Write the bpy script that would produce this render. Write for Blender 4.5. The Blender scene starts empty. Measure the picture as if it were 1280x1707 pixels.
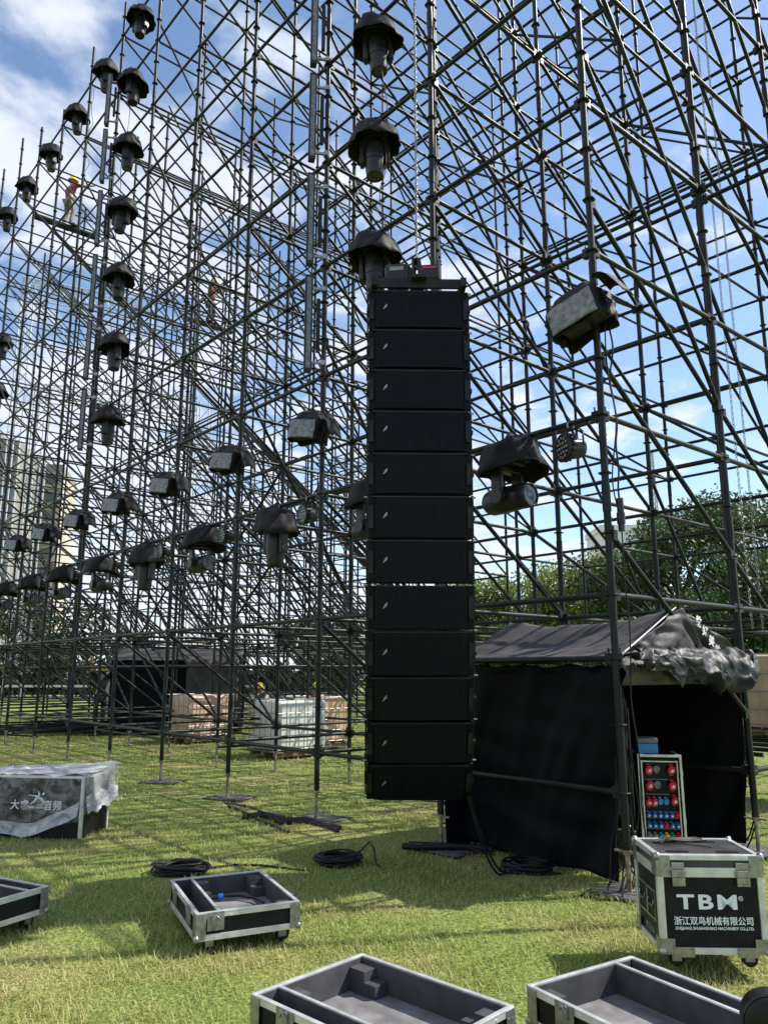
import bpy, math, random
import numpy as np
from mathutils import Vector, Matrix, noise
random.seed(7); rng = np.random.default_rng(7)
R = math.radians
S = bpy.context.scene
COL = S.collection
# ---------------------------------------------------------------- camera, sky, sun, exposure
cd = bpy.data.cameras.new("camera"); cam = bpy.data.objects.new("camera", cd); COL.objects.link(cam)
CH, PITCH = 1.627, R(11.566)
cam.location = (0, 0, CH); cam.rotation_euler = (R(90) + PITCH, 0, 0)
cd.sensor_fit = 'VERTICAL'; cd.sensor_height = 24; cd.lens = 24 * 1293.15 / 1707
cd.clip_start = .05; cd.clip_end = 3000
S.camera = cam
SUN_EL, SUN_AZ = R(47), R(80)          # azimuth from +Y towards +X
sd = Vector((math.sin(SUN_AZ) * math.cos(SUN_EL), math.cos(SUN_AZ) * math.cos(SUN_EL), math.sin(SUN_EL)))
sl = bpy.data.lights.new("sun", 'SUN'); sl.energy = 4.6; sl.angle = R(.55); sl.color = (1, .95, .86)
so = bpy.data.objects.new("sun", sl); COL.objects.link(so); so.rotation_euler = sd.to_track_quat('Z', 'Y').to_euler()
W = bpy.data.worlds.new("World"); S.world = W; W.use_nodes = True
nt = W.node_tree; nt.nodes.clear()
def N(t, **k):
    n = nt.nodes.new(t)
    for a, b in k.items(): setattr(n, a, b)
    return n
L = lambda a, b: nt.links.new(a, b)
sky = N('ShaderNodeTexSky', sky_type='NISHITA'); sky.sun_disc = False
sky.sun_elevation = SUN_EL; sky.sun_rotation = SUN_AZ; sky.air_density = 1.0; sky.dust_density = .6; sky.ozone_density = 1.6
tc = N('ShaderNodeTexCoord'); sep = N('ShaderNodeSeparateXYZ'); L(tc.outputs['Generated'], sep.inputs[0])
def M(op, a, b=None, clamp=False):
    n = N('ShaderNodeMath', operation=op); n.use_clamp = clamp
    for i, v in enumerate((a, b)):
        if v is None: continue
        if isinstance(v, (int, float)): n.inputs[i].default_value = v
        else: L(v, n.inputs[i])
    return n.outputs[0]
den = M('MAXIMUM', M('ADD', sep.outputs[2], .16), .05)
cx, cy = M('DIVIDE', sep.outputs[0], den), M('DIVIDE', sep.outputs[1], den)
cmb = N('ShaderNodeCombineXYZ'); L(cx, cmb.inputs[0]); L(cy, cmb.inputs[1]); cmb.inputs[2].default_value = 3.3
n1 = N('ShaderNodeTexNoise'); n1.inputs['Scale'].default_value = 2.1; n1.inputs['Detail'].default_value = 9; n1.inputs['Roughness'].default_value = .6; n1.inputs['Distortion'].default_value = .25
L(cmb.outputs[0], n1.inputs['Vector'])
n2 = N('ShaderNodeTexNoise'); n2.inputs['Scale'].default_value = 7.5; n2.inputs['Detail'].default_value = 6; L(cmb.outputs[0], n2.inputs['Vector'])
v = M('ADD', M('MULTIPLY', n1.outputs['Fac'], .62), M('MULTIPLY', n2.outputs['Fac'], .38))
v = M('ADD', v, M('MULTIPLY', M('MULTIPLY', sep.outputs[0], -1), .11))                    # more cloud to the left
hor = M('POWER', M('SUBTRACT', 1, sep.outputs[2], True), 6)
v = M('ADD', v, M('MULTIPLY', hor, .15))
mr = N('ShaderNodeMapRange', interpolation_type='SMOOTHSTEP'); L(v, mr.inputs[0])
mr.inputs[1].default_value = .47; mr.inputs[2].default_value = .60
fac = M('MULTIPLY', mr.outputs[0], .88)
skb = N('ShaderNodeHueSaturation'); skb.inputs['Saturation'].default_value = 1.03; skb.inputs['Value'].default_value = 1.05; L(sky.outputs[0], skb.inputs['Color'])
mixc = N('ShaderNodeMix', data_type='RGBA'); L(fac, mixc.inputs[0]); L(skb.outputs[0], mixc.inputs[6])
cc = N('ShaderNodeMix', data_type='RGBA'); L(n2.outputs['Fac'], cc.inputs[0]); cc.inputs[6].default_value = (3.4, 3.8, 4.5, 1); cc.inputs[7].default_value = (5.6, 5.8, 6.1, 1)
L(cc.outputs[2], mixc.inputs[7])
bg = N('ShaderNodeBackground'); bg.inputs[1].default_value = .135; L(mixc.outputs[2], bg.inputs[0])
wo = N('ShaderNodeOutputWorld'); L(bg.outputs[0], wo.inputs[0])
S.view_settings.view_transform = 'Standard'; S.view_settings.look = 'None'; S.view_settings.exposure = 0.62; S.view_settings.gamma = 1
S.cycles.max_bounces = 6; S.cycles.transparent_max_bounces = 12
S.cycles.use_denoising = True

# ---------------------------------------------------------------- materials
def mat(name, col, rough=.6, metal=0, var=.25, scale=8, bump=0, bscale=60, col2=None, spec=.5, detail=5, lo=.35, hi=.65, coat=0):
    m = bpy.data.materials.new(name); m.use_nodes = True
    t = m.node_tree; b = t.nodes['Principled BSDF']
    b.inputs['Roughness'].default_value = rough; b.inputs['Metallic'].default_value = metal
    b.inputs['Specular IOR Level'].default_value = spec; b.inputs['Coat Weight'].default_value = coat
    c = t.nodes.new('ShaderNodeTexCoord')
    n = t.nodes.new('ShaderNodeTexNoise'); n.inputs['Scale'].default_value = scale; n.inputs['Detail'].default_value = detail
    t.links.new(c.outputs['Object'], n.inputs['Vector'])
    r = t.nodes.new('ShaderNodeValToRGB'); t.links.new(n.outputs['Fac'], r.inputs[0])
    if col2 is None: col2 = tuple(min(1, x * (1 + var)) for x in col); col = tuple(x * (1 - var) for x in col)
    r.color_ramp.elements[0].position = lo; r.color_ramp.elements[1].position = hi
    r.color_ramp.elements[0].color = (*col, 1); r.color_ramp.elements[1].color = (*col2, 1)
    t.links.new(r.outputs[0], b.inputs['Base Color'])
    rr = t.nodes.new('ShaderNodeMapRange'); t.links.new(n.outputs['Fac'], rr.inputs[0])
    rr.inputs[3].default_value = max(.03, rough - .12); rr.inputs[4].default_value = min(1, rough + .12)
    t.links.new(rr.outputs[0], b.inputs['Roughness'])
    if bump:
        n3 = t.nodes.new('ShaderNodeTexNoise'); n3.inputs['Scale'].default_value = bscale; n3.inputs['Detail'].default_value = 4
        t.links.new(c.outputs['Object'], n3.inputs['Vector'])
        bp = t.nodes.new('ShaderNodeBump'); bp.inputs['Strength'].default_value = bump; bp.inputs['Distance'].default_value = .01
        t.links.new(n3.outputs['Fac'], bp.inputs['Height']); t.links.new(bp.outputs[0], b.inputs['Normal'])
    return m
MT = {}
MT['pipe'] = mat('painted_scaffold_steel', (.007, .010, .009), .4, .0, spec=.22, col2=(.024, .027, .025), scale=5, detail=8, lo=.4, hi=.75, bump=.15, bscale=90)
MT['rust'] = mat('worn_jack_steel', (.12, .085, .055), .55, .5, col2=(.36, .33, .28), scale=14)
MT['galv'] = mat('galvanised_steel', (.34, .34, .33), .38, .85, var=.2, scale=30)
MT['alu'] = mat('aluminium_edging', (.66, .67, .65), .36, .55, var=.12, scale=12, bump=.12, bscale=60)
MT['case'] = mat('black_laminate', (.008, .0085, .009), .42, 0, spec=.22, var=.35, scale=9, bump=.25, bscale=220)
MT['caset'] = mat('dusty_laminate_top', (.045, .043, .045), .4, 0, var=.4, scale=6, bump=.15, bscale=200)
MT['foam'] = mat('charcoal_foam', (.062, .06, .064), .9, 0, var=.18, scale=10, bump=.3, bscale=260, spec=.2)
MT['foamt'] = mat('grey_foam_floor', (.17, .163, .166), .9, 0, var=.28, scale=9, bump=.3, bscale=260, spec=.2)
MT['rubber'] = mat('black_rubber', (.008, .008, .009), .5, 0, spec=.3, var=.3, scale=20)
MT['cloth'] = mat('black_tent_cloth', (.003, .0034, .0055), .7, 0, var=.3, scale=5, bump=.25, bscale=40, spec=.14)
MT['roof'] = mat('faded_black_tarp', (.04, .036, .036), .6, 0, col2=(.078, .07, .07), scale=2.2, bump=.45, bscale=25, spec=.35)
MT['tarp'] = mat('glossy_black_plastic', (.006, .007, .007), .5, 0, col2=(.018, .021, .020), scale=4, bump=.5, bscale=20, spec=.28)
MT['cover'] = mat('rain_cover_fabric', (.005, .005, .006), .62, 0, col2=(.018, .0165, .018), scale=7, bump=.6, bscale=22, spec=.2)
MT['clear'] = mat('milky_plastic_window', (.06, .066, .07), .3, 0, col2=(.19, .205, .215), scale=16, bump=.8, bscale=20, spec=.7)
MT['body'] = mat('lamp_body_plastic', (.016, .017, .018), .36, 0, spec=.35, var=.25, scale=12)
MT['glass'] = mat('dark_lens', (.01, .011, .015), .08, 0, var=.1, scale=3, spec=.8)
MT['cab'] = mat('speaker_cabinet_paint', (.003, .003, .0035), .5, 0, var=.3, scale=10, bump=.2, bscale=200, spec=.15)
MT['badge'] = mat('silver_badge', (.26, .27, .29), .35, .6, var=.1)
MT['white'] = mat('white_lettering', (.78, .8, .8), .5, 0, var=.05)
MT['offw'] = mat('chalk_white', (.7, .7, .68), .7, 0, var=.1, scale=20)
MT['red'] = mat('red_socket', (.62, .02, .05), .35, 0, var=.1)
MT['blue'] = mat('blue_socket', (.02, .14, .55), .35, 0, var=.1)
MT['lblue'] = mat('light_blue_plastic', (.03, .30, .62), .35, 0, var=.1)
MT['yellow'] = mat('yellow_plastic', (.75, .6, .02), .35, 0, var=.08)
MT['green'] = mat('green_plastic', (.01, .32, .12), .35, 0, var=.1)
MT['gsock'] = mat('grey_socket', (.22, .23, .23), .4, 0, var=.15)
MT['tankw'] = mat('translucent_tank_white', (.56, .58, .54), .45, 0, col2=(.72, .73, .68), scale=1.5)
MT['tanko'] = mat('translucent_tank_peach', (.52, .34, .23), .5, 0, col2=(.66, .47, .35), scale=1.5)
MT['tanky'] = mat('tank_yellowed', (.45, .30, .18), .45, 0, col2=(.62, .45, .28), scale=2)
MT['wood'] = mat('pallet_wood', (.16, .11, .07), .8, 0, var=.3, scale=12)
MT['mat'] = mat('rubber_mat', (.06, .06, .062), .75, 0, var=.3, scale=20)
MT['skin'] = mat('skin', (.42, .24, .16), .5, 0, var=.08)
MT['helmet'] = mat('yellow_hard_hat', (.85, .62, .02), .3, 0, var=.05)
MT['jean'] = mat('dark_trousers', (.03, .035, .045), .8, 0, var=.2)
MT['tan'] = mat('khaki_trousers', (.22, .19, .14), .8, 0, var=.2)
MT['vest'] = mat('red_work_vest', (.22, .04, .035), .7, 0, var=.2)
MT['shirt'] = mat('black_shirt', (.02, .02, .024), .8, 0, var=.2)
MT['wshirt'] = mat('pale_shirt', (.42, .36, .32), .8, 0, var=.2)
MT['conc'] = mat('beige_facade', (.46, .40, .33), .8, 0, var=.1, scale=.3)
MT['concg'] = mat('grey_facade', (.24, .22, .20), .8, 0, var=.12, scale=.3)
MT['win'] = mat('tinted_glazing', (.06, .09, .10), .15, 0, var=.4, scale=.4, spec=.8)
MT['wht'] = mat('white_render', (.66, .68, .7), .7, 0, var=.06, scale=.5)
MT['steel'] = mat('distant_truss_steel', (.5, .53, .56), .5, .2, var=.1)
MT['bark'] = mat('bark', (.07, .052, .04), .9, 0, var=.3, scale=5, bump=.5, bscale=12)

# hexagonal perforation for the grilles
def grille_mat():
    m = bpy.data.materials.new('perforated_grille'); m.use_nodes = True; t = m.node_tree; b = t.nodes['Principled BSDF']
    c = t.nodes.new('ShaderNodeTexCoord'); mp = t.nodes.new('ShaderNodeMapping'); mp.inputs['Scale'].default_value = (1, 0, 1.15)
    t.links.new(c.outputs['Object'], mp.inputs[0])
    v = t.nodes.new('ShaderNodeTexVoronoi'); v.inputs['Scale'].default_value = 62; v.inputs['Randomness'].default_value = .12
    t.links.new(mp.outputs[0], v.inputs['Vector'])
    r = t.nodes.new('ShaderNodeValToRGB'); r.color_ramp.elements[0].position = .38; r.color_ramp.elements[1].position = .5
    r.color_ramp.elements[0].color = (.0002, .0002, .0004, 1); r.color_ramp.elements[1].color = (.014, .015, .021, 1)
    t.links.new(v.outputs['Distance'], r.inputs[0]); t.links.new(r.outputs[0], b.inputs['Base Color'])
    b.inputs['Roughness'].default_value = .5; b.inputs['Specular IOR Level'].default_value = .1
    return m
MT['grille'] = grille_mat()
def film_mat(nm='clear_wrapping_film', lo=.04, hi=.34):
    m = bpy.data.materials.new(nm); m.use_nodes = True; t = m.node_tree; t.nodes.clear()
    o = t.nodes.new('ShaderNodeOutputMaterial'); tr = t.nodes.new('ShaderNodeBsdfTransparent')
    d = t.nodes.new('ShaderNodeBsdfDiffuse'); d.inputs[0].default_value = (.85, .87, .88, 1)
    g = t.nodes.new('ShaderNodeBsdfGlossy'); g.inputs['Roughness'].default_value = .16
    tl = t.nodes.new('ShaderNodeBsdfTranslucent'); tl.inputs[0].default_value = (.85, .87, .88, 1)
    c = t.nodes.new('ShaderNodeTexCoord'); n = t.nodes.new('ShaderNodeTexNoise'); n.inputs['Scale'].default_value = 7; n.inputs['Detail'].default_value = 6; n.inputs['Distortion'].default_value = 1.2
    t.links.new(c.outputs['Object'], n.inputs['Vector'])
    bp = t.nodes.new('ShaderNodeBump'); bp.inputs['Strength'].default_value = .7; bp.inputs['Distance'].default_value = .03; t.links.new(n.outputs['Fac'], bp.inputs['Height'])
    for x in (d, g): t.links.new(bp.outputs[0], x.inputs['Normal'])
    m1 = t.nodes.new('ShaderNodeMixShader'); m1.inputs[0].default_value = .35; t.links.new(d.outputs[0], m1.inputs[1]); t.links.new(g.outputs[0], m1.inputs[2])
    m0 = t.nodes.new('ShaderNodeMixShader'); m0.inputs[0].default_value = .3; t.links.new(m1.outputs[0], m0.inputs[1]); t.links.new(tl.outputs[0], m0.inputs[2])
    mr = t.nodes.new('ShaderNodeMapRange'); t.links.new(n.outputs['Fac'], mr.inputs[0]); mr.inputs[1].default_value = .35; mr.inputs[2].default_value = .7; mr.inputs[3].default_value = lo; mr.inputs[4].default_value = hi
    m2 = t.nodes.new('ShaderNodeMixShader'); t.links.new(mr.outputs[0], m2.inputs[0]); t.links.new(tr.outputs[0], m2.inputs[1]); t.links.new(m0.outputs[0], m2.inputs[2])
    t.links.new(m2.outputs[0], o.inputs[0]); return m
MT['film'] = film_mat(); MT['films'] = film_mat('bunched_wrapping_film', .3, .8); MT['filmt'] = film_mat('layered_wrapping_film', .72, .95)
def leaf_mat(name, c1, c2, sc=.6):
    m = bpy.data.materials.new(name); m.use_nodes = True; t = m.node_tree; b = t.nodes['Principled BSDF']
    g = t.nodes.new('ShaderNodeNewGeometry'); r = t.nodes.new('ShaderNodeValToRGB')
    r.color_ramp.elements[0].color = (*c1, 1); r.color_ramp.elements[1].color = (*c2, 1)
    t.links.new(g.outputs['Random Per Island'], r.inputs[0])
    c = t.nodes.new('ShaderNodeTexCoord'); n = t.nodes.new('ShaderNodeTexNoise'); n.inputs['Scale'].default_value = sc; n.inputs['Detail'].default_value = 5
    t.links.new(c.outputs['Object'], n.inputs['Vector'])
    hs = t.nodes.new('ShaderNodeMix'); hs.data_type = 'RGBA'; hs.blend_type = 'MIX'
    mr = t.nodes.new('ShaderNodeMapRange'); t.links.new(n.outputs['Fac'], mr.inputs[0]); mr.inputs[1].default_value = .42; mr.inputs[2].default_value = .66
    t.links.new(mr.outputs[0], hs.inputs[0]); t.links.new(r.outputs[0], hs.inputs[6])
    return m, t, b, hs, r
def foliage(name, c1, c2):
    m, t, b, hs, r = leaf_mat(name, c1, c2, .35)
    hs.inputs[7].default_value = (*[x * .9 + .012 for x in c2], 1)
    b.inputs['Roughness'].default_value = .5; t.links.new(hs.outputs[2], b.inputs['Base Color'])
    tl = t.nodes.new('ShaderNodeBsdfTranslucent'); t.links.new(hs.outputs[2], tl.inputs[0])
    mx = t.nodes.new('ShaderNodeMixShader'); mx.inputs[0].default_value = .3
    t.links.new(b.outputs[0], mx.inputs[1]); t.links.new(tl.outputs[0], mx.inputs[2])
    t.links.new(mx.outputs[0], t.nodes['Material Output'].inputs[0]); return m
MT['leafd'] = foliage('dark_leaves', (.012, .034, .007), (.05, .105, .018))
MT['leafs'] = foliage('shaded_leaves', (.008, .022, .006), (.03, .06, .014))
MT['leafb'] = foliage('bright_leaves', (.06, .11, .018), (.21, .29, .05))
def grass_mat():
    m, t, b, hs, r = leaf_mat('grass_blades', (.185, .25, .05), (.44, .50, .14), .8)
    r.color_ramp.elements.new(.86).color = (.44, .47, .14, 1); r.color_ramp.elements[-1].color = (.62, .55, .28, 1)
    r2 = t.nodes.new('ShaderNodeValToRGB'); r2.color_ramp.elements[0].color = (.34, .33, .11, 1); r2.color_ramp.elements[1].color = (.60, .53, .26, 1)
    g = [n for n in t.nodes if n.type == 'NEW_GEOMETRY'][0]
    t.links.new(g.outputs['Random Per Island'], r2.inputs[0]); t.links.new(r2.outputs[0], hs.inputs[7])
    b.inputs['Roughness'].default_value = .5; b.inputs['Specular IOR Level'].default_value = .35; t.links.new(hs.outputs[2], b.inputs['Base Color'])
    tl = t.nodes.new('ShaderNodeBsdfTranslucent'); t.links.new(hs.outputs[2], tl.inputs[0])
    mx = t.nodes.new('ShaderNodeMixShader'); mx.inputs[0].default_value = .45
    t.links.new(b.outputs[0], mx.inputs[1]); t.links.new(tl.outputs[0], mx.inputs[2])
    t.links.new(mx.outputs[0], t.nodes['Material Output'].inputs[0]); return m
MT['grass'] = grass_mat()
def ground_mat():
    m = bpy.data.materials.new('lawn_ground'); m.use_nodes = True; t = m.node_tree; b = t.nodes['Principled BSDF']
    c = t.nodes.new('ShaderNodeTexCoord')
    def nz(s, d=6):
        n = t.nodes.new('ShaderNodeTexNoise'); n.inputs['Scale'].default_value = s; n.inputs['Detail'].default_value = d
        t.links.new(c.outputs['Object'], n.inputs['Vector']); return n
    a, f = nz(.8, 5), nz(45, 6)
    def ramp(n, c1, c2, lo=.35, hi=.65):
        r = t.nodes.new('ShaderNodeValToRGB'); r.color_ramp.elements[0].position = lo; r.color_ramp.elements[1].position = hi
        r.color_ramp.elements[0].color = (*c1, 1); r.color_ramp.elements[1].color = (*c2, 1); t.links.new(n.outputs['Fac'], r.inputs[0]); return r
    g1 = ramp(f, (.08, .12, .03), (.26, .32, .085)); g2 = ramp(f, (.16, .15, .05), (.42, .37, .16))
    mx = t.nodes.new('ShaderNodeMix'); mx.data_type = 'RGBA'
    mr = t.nodes.new('ShaderNodeMapRange'); t.links.new(a.outputs['Fac'], mr.inputs[0]); mr.inputs[1].default_value = .47; mr.inputs[2].default_value = .72
    t.links.new(mr.outputs[0], mx.inputs[0]); t.links.new(g1.outputs[0], mx.inputs[6]); t.links.new(g2.outputs[0], mx.inputs[7])
    t.links.new(mx.outputs[2], b.inputs['Base Color']); b.inputs['Roughness'].default_value = .95; b.inputs['Specular IOR Level'].default_value = .1
    bp = t.nodes.new('ShaderNodeBump'); bp.inputs['Strength'].default_value = .8; bp.inputs['Distance'].default_value = .03
    t.links.new(f.outputs['Fac'], bp.inputs['Height']); t.links.new(bp.outputs[0], b.inputs['Normal']); return m
MT['ground'] = ground_mat()

# ---------------------------------------------------------------- mesh helpers
def frame(d):
    d = Vector(d).normalized(); a = Vector((0, 0, 1)) if abs(d.z) < .95 else Vector((1, 0, 0))
    x = d.cross(a).normalized(); return x, x.cross(d).normalized(), d
class MB:
    def __init__(s): s.v = []; s.f = []; s.sm = []
    def add(s, vs, fs, smooth=False):
        o = len(s.v); s.v += [tuple(x) for x in vs]; s.f += [tuple(i + o for i in f) for f in fs]; s.sm += [smooth] * len(fs); return s
    def box(s, c, d, rz=0, rx=0, ry=0):
        mt = Matrix.Rotation(rz, 3, 'Z') @ Matrix.Rotation(ry, 3, 'Y') @ Matrix.Rotation(rx, 3, 'X'); c = Vector(c)
        vs = [c + mt @ Vector((x * d[0] / 2, y * d[1] / 2, z * d[2] / 2)) for x in (-1, 1) for y in (-1, 1) for z in (-1, 1)]
        return s.add(vs, [(0, 1, 3, 2), (4, 6, 7, 5), (0, 4, 5, 1), (2, 3, 7, 6), (0, 2, 6, 4), (1, 5, 7, 3)])
    def tube(s, p, q, r, seg=8, r2=None, cap=True):
        p, q = Vector(p), Vector(q); x, y, d = frame(q - p); r2 = r if r2 is None else r2; vs = []
        for c, rr in ((p, r), (q, r2)):
            vs += [c + (x * math.cos(2 * math.pi * i / seg) + y * math.sin(2 * math.pi * i / seg)) * rr for i in range(seg)]
        s.add(vs, [(i, (i + 1) % seg, seg + (i + 1) % seg, seg + i) for i in range(seg)], True)
        if cap: s.add(vs, [tuple(range(seg - 1, -1, -1)), tuple(range(seg, 2 * seg))])
        return s
    def path(s, pts, r, seg=6):
        pts = [Vector(p) for p in pts]; vs = []; n = len(pts); px = None
        for i, p in enumerate(pts):
            d = (pts[min(i + 1, n - 1)] - pts[max(i - 1, 0)]); x, y, _ = frame(d if d.length > 1e-6 else (0, 0, 1))
            if px is not None:
                dd = d.normalized(); x2 = px - dd * px.dot(dd)
                if x2.length > 1e-4: x = x2.normalized(); y = x.cross(dd)
            px = x
            rr = r[i] if isinstance(r, (list, tuple)) else r
            vs += [p + (x * math.cos(2 * math.pi * k / seg) + y * math.sin(2 * math.pi * k / seg)) * rr for k in range(seg)]
        fs = [(i * seg + k, i * seg + (k + 1) % seg, (i + 1) * seg + (k + 1) % seg, (i + 1) * seg + k) for i in range(n - 1) for k in range(seg)]
        return s.add(vs, fs, True).add([vs[k] for k in range(seg)] + vs[-seg:], [tuple(range(seg)), tuple(range(2 * seg - 1, seg - 1, -1))])
    def lathe(s, prof, c=(0, 0, 0), axis=(0, 0, 1), seg=20, f=None, sx=1, sy=1):
        x, y, d = frame(axis); c = Vector(c); vs = []
        if tuple(axis) == (0, 0, 1): x, y = Vector((1, 0, 0)), Vector((0, 1, 0))
        for j, (r, h) in enumerate(prof):
            for k in range(seg):
                a = 2 * math.pi * k / seg; rr = r * (f(a, j) if f else 1)
                vs.append(c + x * math.cos(a) * rr * sx + y * math.sin(a) * rr * sy + d * h)
        n = len(prof)
        return s.add(vs, [(j * seg + k, j * seg + (k + 1) % seg, (j + 1) * seg + (k + 1) % seg, (j + 1) * seg + k) for j in range(n - 1) for k in range(seg)], True)
    def grid(s, fn, nu, nv, smooth=True):
        vs = [fn(i / nu, j / nv) for j in range(nv + 1) for i in range(nu + 1)]
        return s.add(vs, [(j * (nu + 1) + i, j * (nu + 1) + i + 1, (j + 1) * (nu + 1) + i + 1, (j + 1) * (nu + 1) + i) for j in range(nv) for i in range(nu)], smooth)
    def build(s, name, m, parent=None, loc=(0, 0, 0), thick=0, bevel=0):
        me = bpy.data.meshes.new(name); me.from_pydata(s.v, [], s.f); me.polygons.foreach_set('use_smooth', s.sm); me.update()
        for mm in (m if isinstance(m, (list, tuple)) else [m]): me.materials.append(MT[mm] if isinstance(mm, str) else mm)
        o = bpy.data.objects.new(name, me); COL.objects.link(o); o.location = loc
        if parent is not None: o.parent = parent
        if thick: q = o.modifiers.new('t', 'SOLIDIFY'); q.thickness = thick; q.offset = 0
        if bevel: q = o.modifiers.new('b', 'BEVEL'); q.width = bevel; q.segments = 2; q.limit_method = 'ANGLE'; q.angle_limit = R(50)
        return o
def tag(o, label=None, cat=None, group=None, kind=None):
    for k, x in (('label', label), ('category', cat), ('group', group), ('kind', kind)):
        if x: o[k] = x
    return o
def thing(name, label, cat, loc=(0, 0, 0), rz=0, group=None):
    o = bpy.data.objects.new(name, None); COL.objects.link(o); o.location = loc; o.rotation_euler = (0, 0, rz); o.empty_display_size = .1
    return tag(o, label, cat, group)
def copy_tree(o, parent=None):
    c = o.copy(); COL.objects.link(c); c.parent = parent
    for ch in KIDS.get(o.name, None) or [x for x in list(COL.objects) if x.parent == o]:
        copy_tree(ch, c)
    return c
KIDS = {}
def text(body, size, name, m, parent, loc, rot, sx=1, off=0, align='CENTER', spacing=1, fit=None):
    cu = bpy.data.curves.new(name, 'FONT'); cu.body = body; cu.size = size; cu.align_x = align; cu.align_y = 'CENTER'
    cu.offset = off; cu.extrude = .0012; cu.space_character = spacing; cu.resolution_u = 3
    o = bpy.data.objects.new(name, cu); COL.objects.link(o)
    me = bpy.data.meshes.new_from_object(o.evaluated_get(bpy.context.evaluated_depsgraph_get()))
    bpy.data.objects.remove(o); bpy.data.curves.remove(cu)
    if fit: xs_ = [v_.co.x for v_ in me.vertices]; sx = fit / (max(xs_) - min(xs_))
    me.materials.clear(); me.materials.append(MT[m]); me.transform(Matrix.Diagonal((sx, 1, 1, 1)))
    o = bpy.data.objects.new(name, me); COL.objects.link(o); o.parent = parent; o.location = loc; o.rotation_euler = rot
    return o
def proj(P):
    X, Y, Z = P[0], P[1], P[2] - CH; c, s = math.cos(PITCH), math.sin(PITCH)
    fw = Y * c + Z * s; up = -Y * s + Z * c
    if fw < .1: return (9999, 9999, fw)
    return (640 + 1293 * X / fw, 853.5 - 1293 * up / fw, fw)
def ray(x, y):
    u, v_ = (x - 640) / 1293.15, (y - 853.5) / 1293.15; c, s = math.cos(PITCH), math.sin(PITCH)
    return Vector((u, c + v_ * s, s - v_ * c))
def at_y(x, y, Y): d = ray(x, y); return d * (Y / d.y) + Vector((0, 0, CH))
def at_z(x, y, z=0): d = ray(x, y); return d * ((z - CH) / d.z) + Vector((0, 0, CH))
def ns(x, y, z, sc=1.): return noise.noise(Vector((x, y, z)) * sc)

# ---------------------------------------------------------------- scaffold grid
P0 = Vector((1.8146, 6.1879)); A = Vector((-1.2845, 1.4792)); B = Vector((1.5854, 1.3341))
def gp(n, m, z=0):
    q = P0 + A * n + B * m; return Vector((q.x - .06 * max(0, min(n, m)), q.y, z))
LV = [.72 + 1.5 * k for k in range(11)]
AA = math.atan2(A.y, A.x); BA = math.atan2(B.y, B.x)

# ---------------------------------------------------------------- ground
g = MB()
def gnd(i, j): return 0
xs = np.concatenate([-np.geomspace(900, 8, 14), np.linspace(-7, 7, 57), np.geomspace(8, 900, 14)])
ys = np.concatenate([-np.geomspace(900, 4, 12), np.linspace(-3, 14, 69), np.geomspace(15, 1200, 18)])
def hgt(x, y): return .018 * ns(x, y, 0, .9) + .01 * ns(x, y, 4, 3.1) if abs(x) < 9 and -4 < y < 17 else 0
vs = [(x, y, hgt(x, y)) for y in ys for x in xs]; nx = len(xs)
g.add(vs, [(j * nx + i, j * nx + i + 1, (j + 1) * nx + i + 1, (j + 1) * nx + i) for j in range(len(ys) - 1) for i in range(nx - 1)], True)
tag(g.build('ground', 'ground'), kind='structure')

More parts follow.
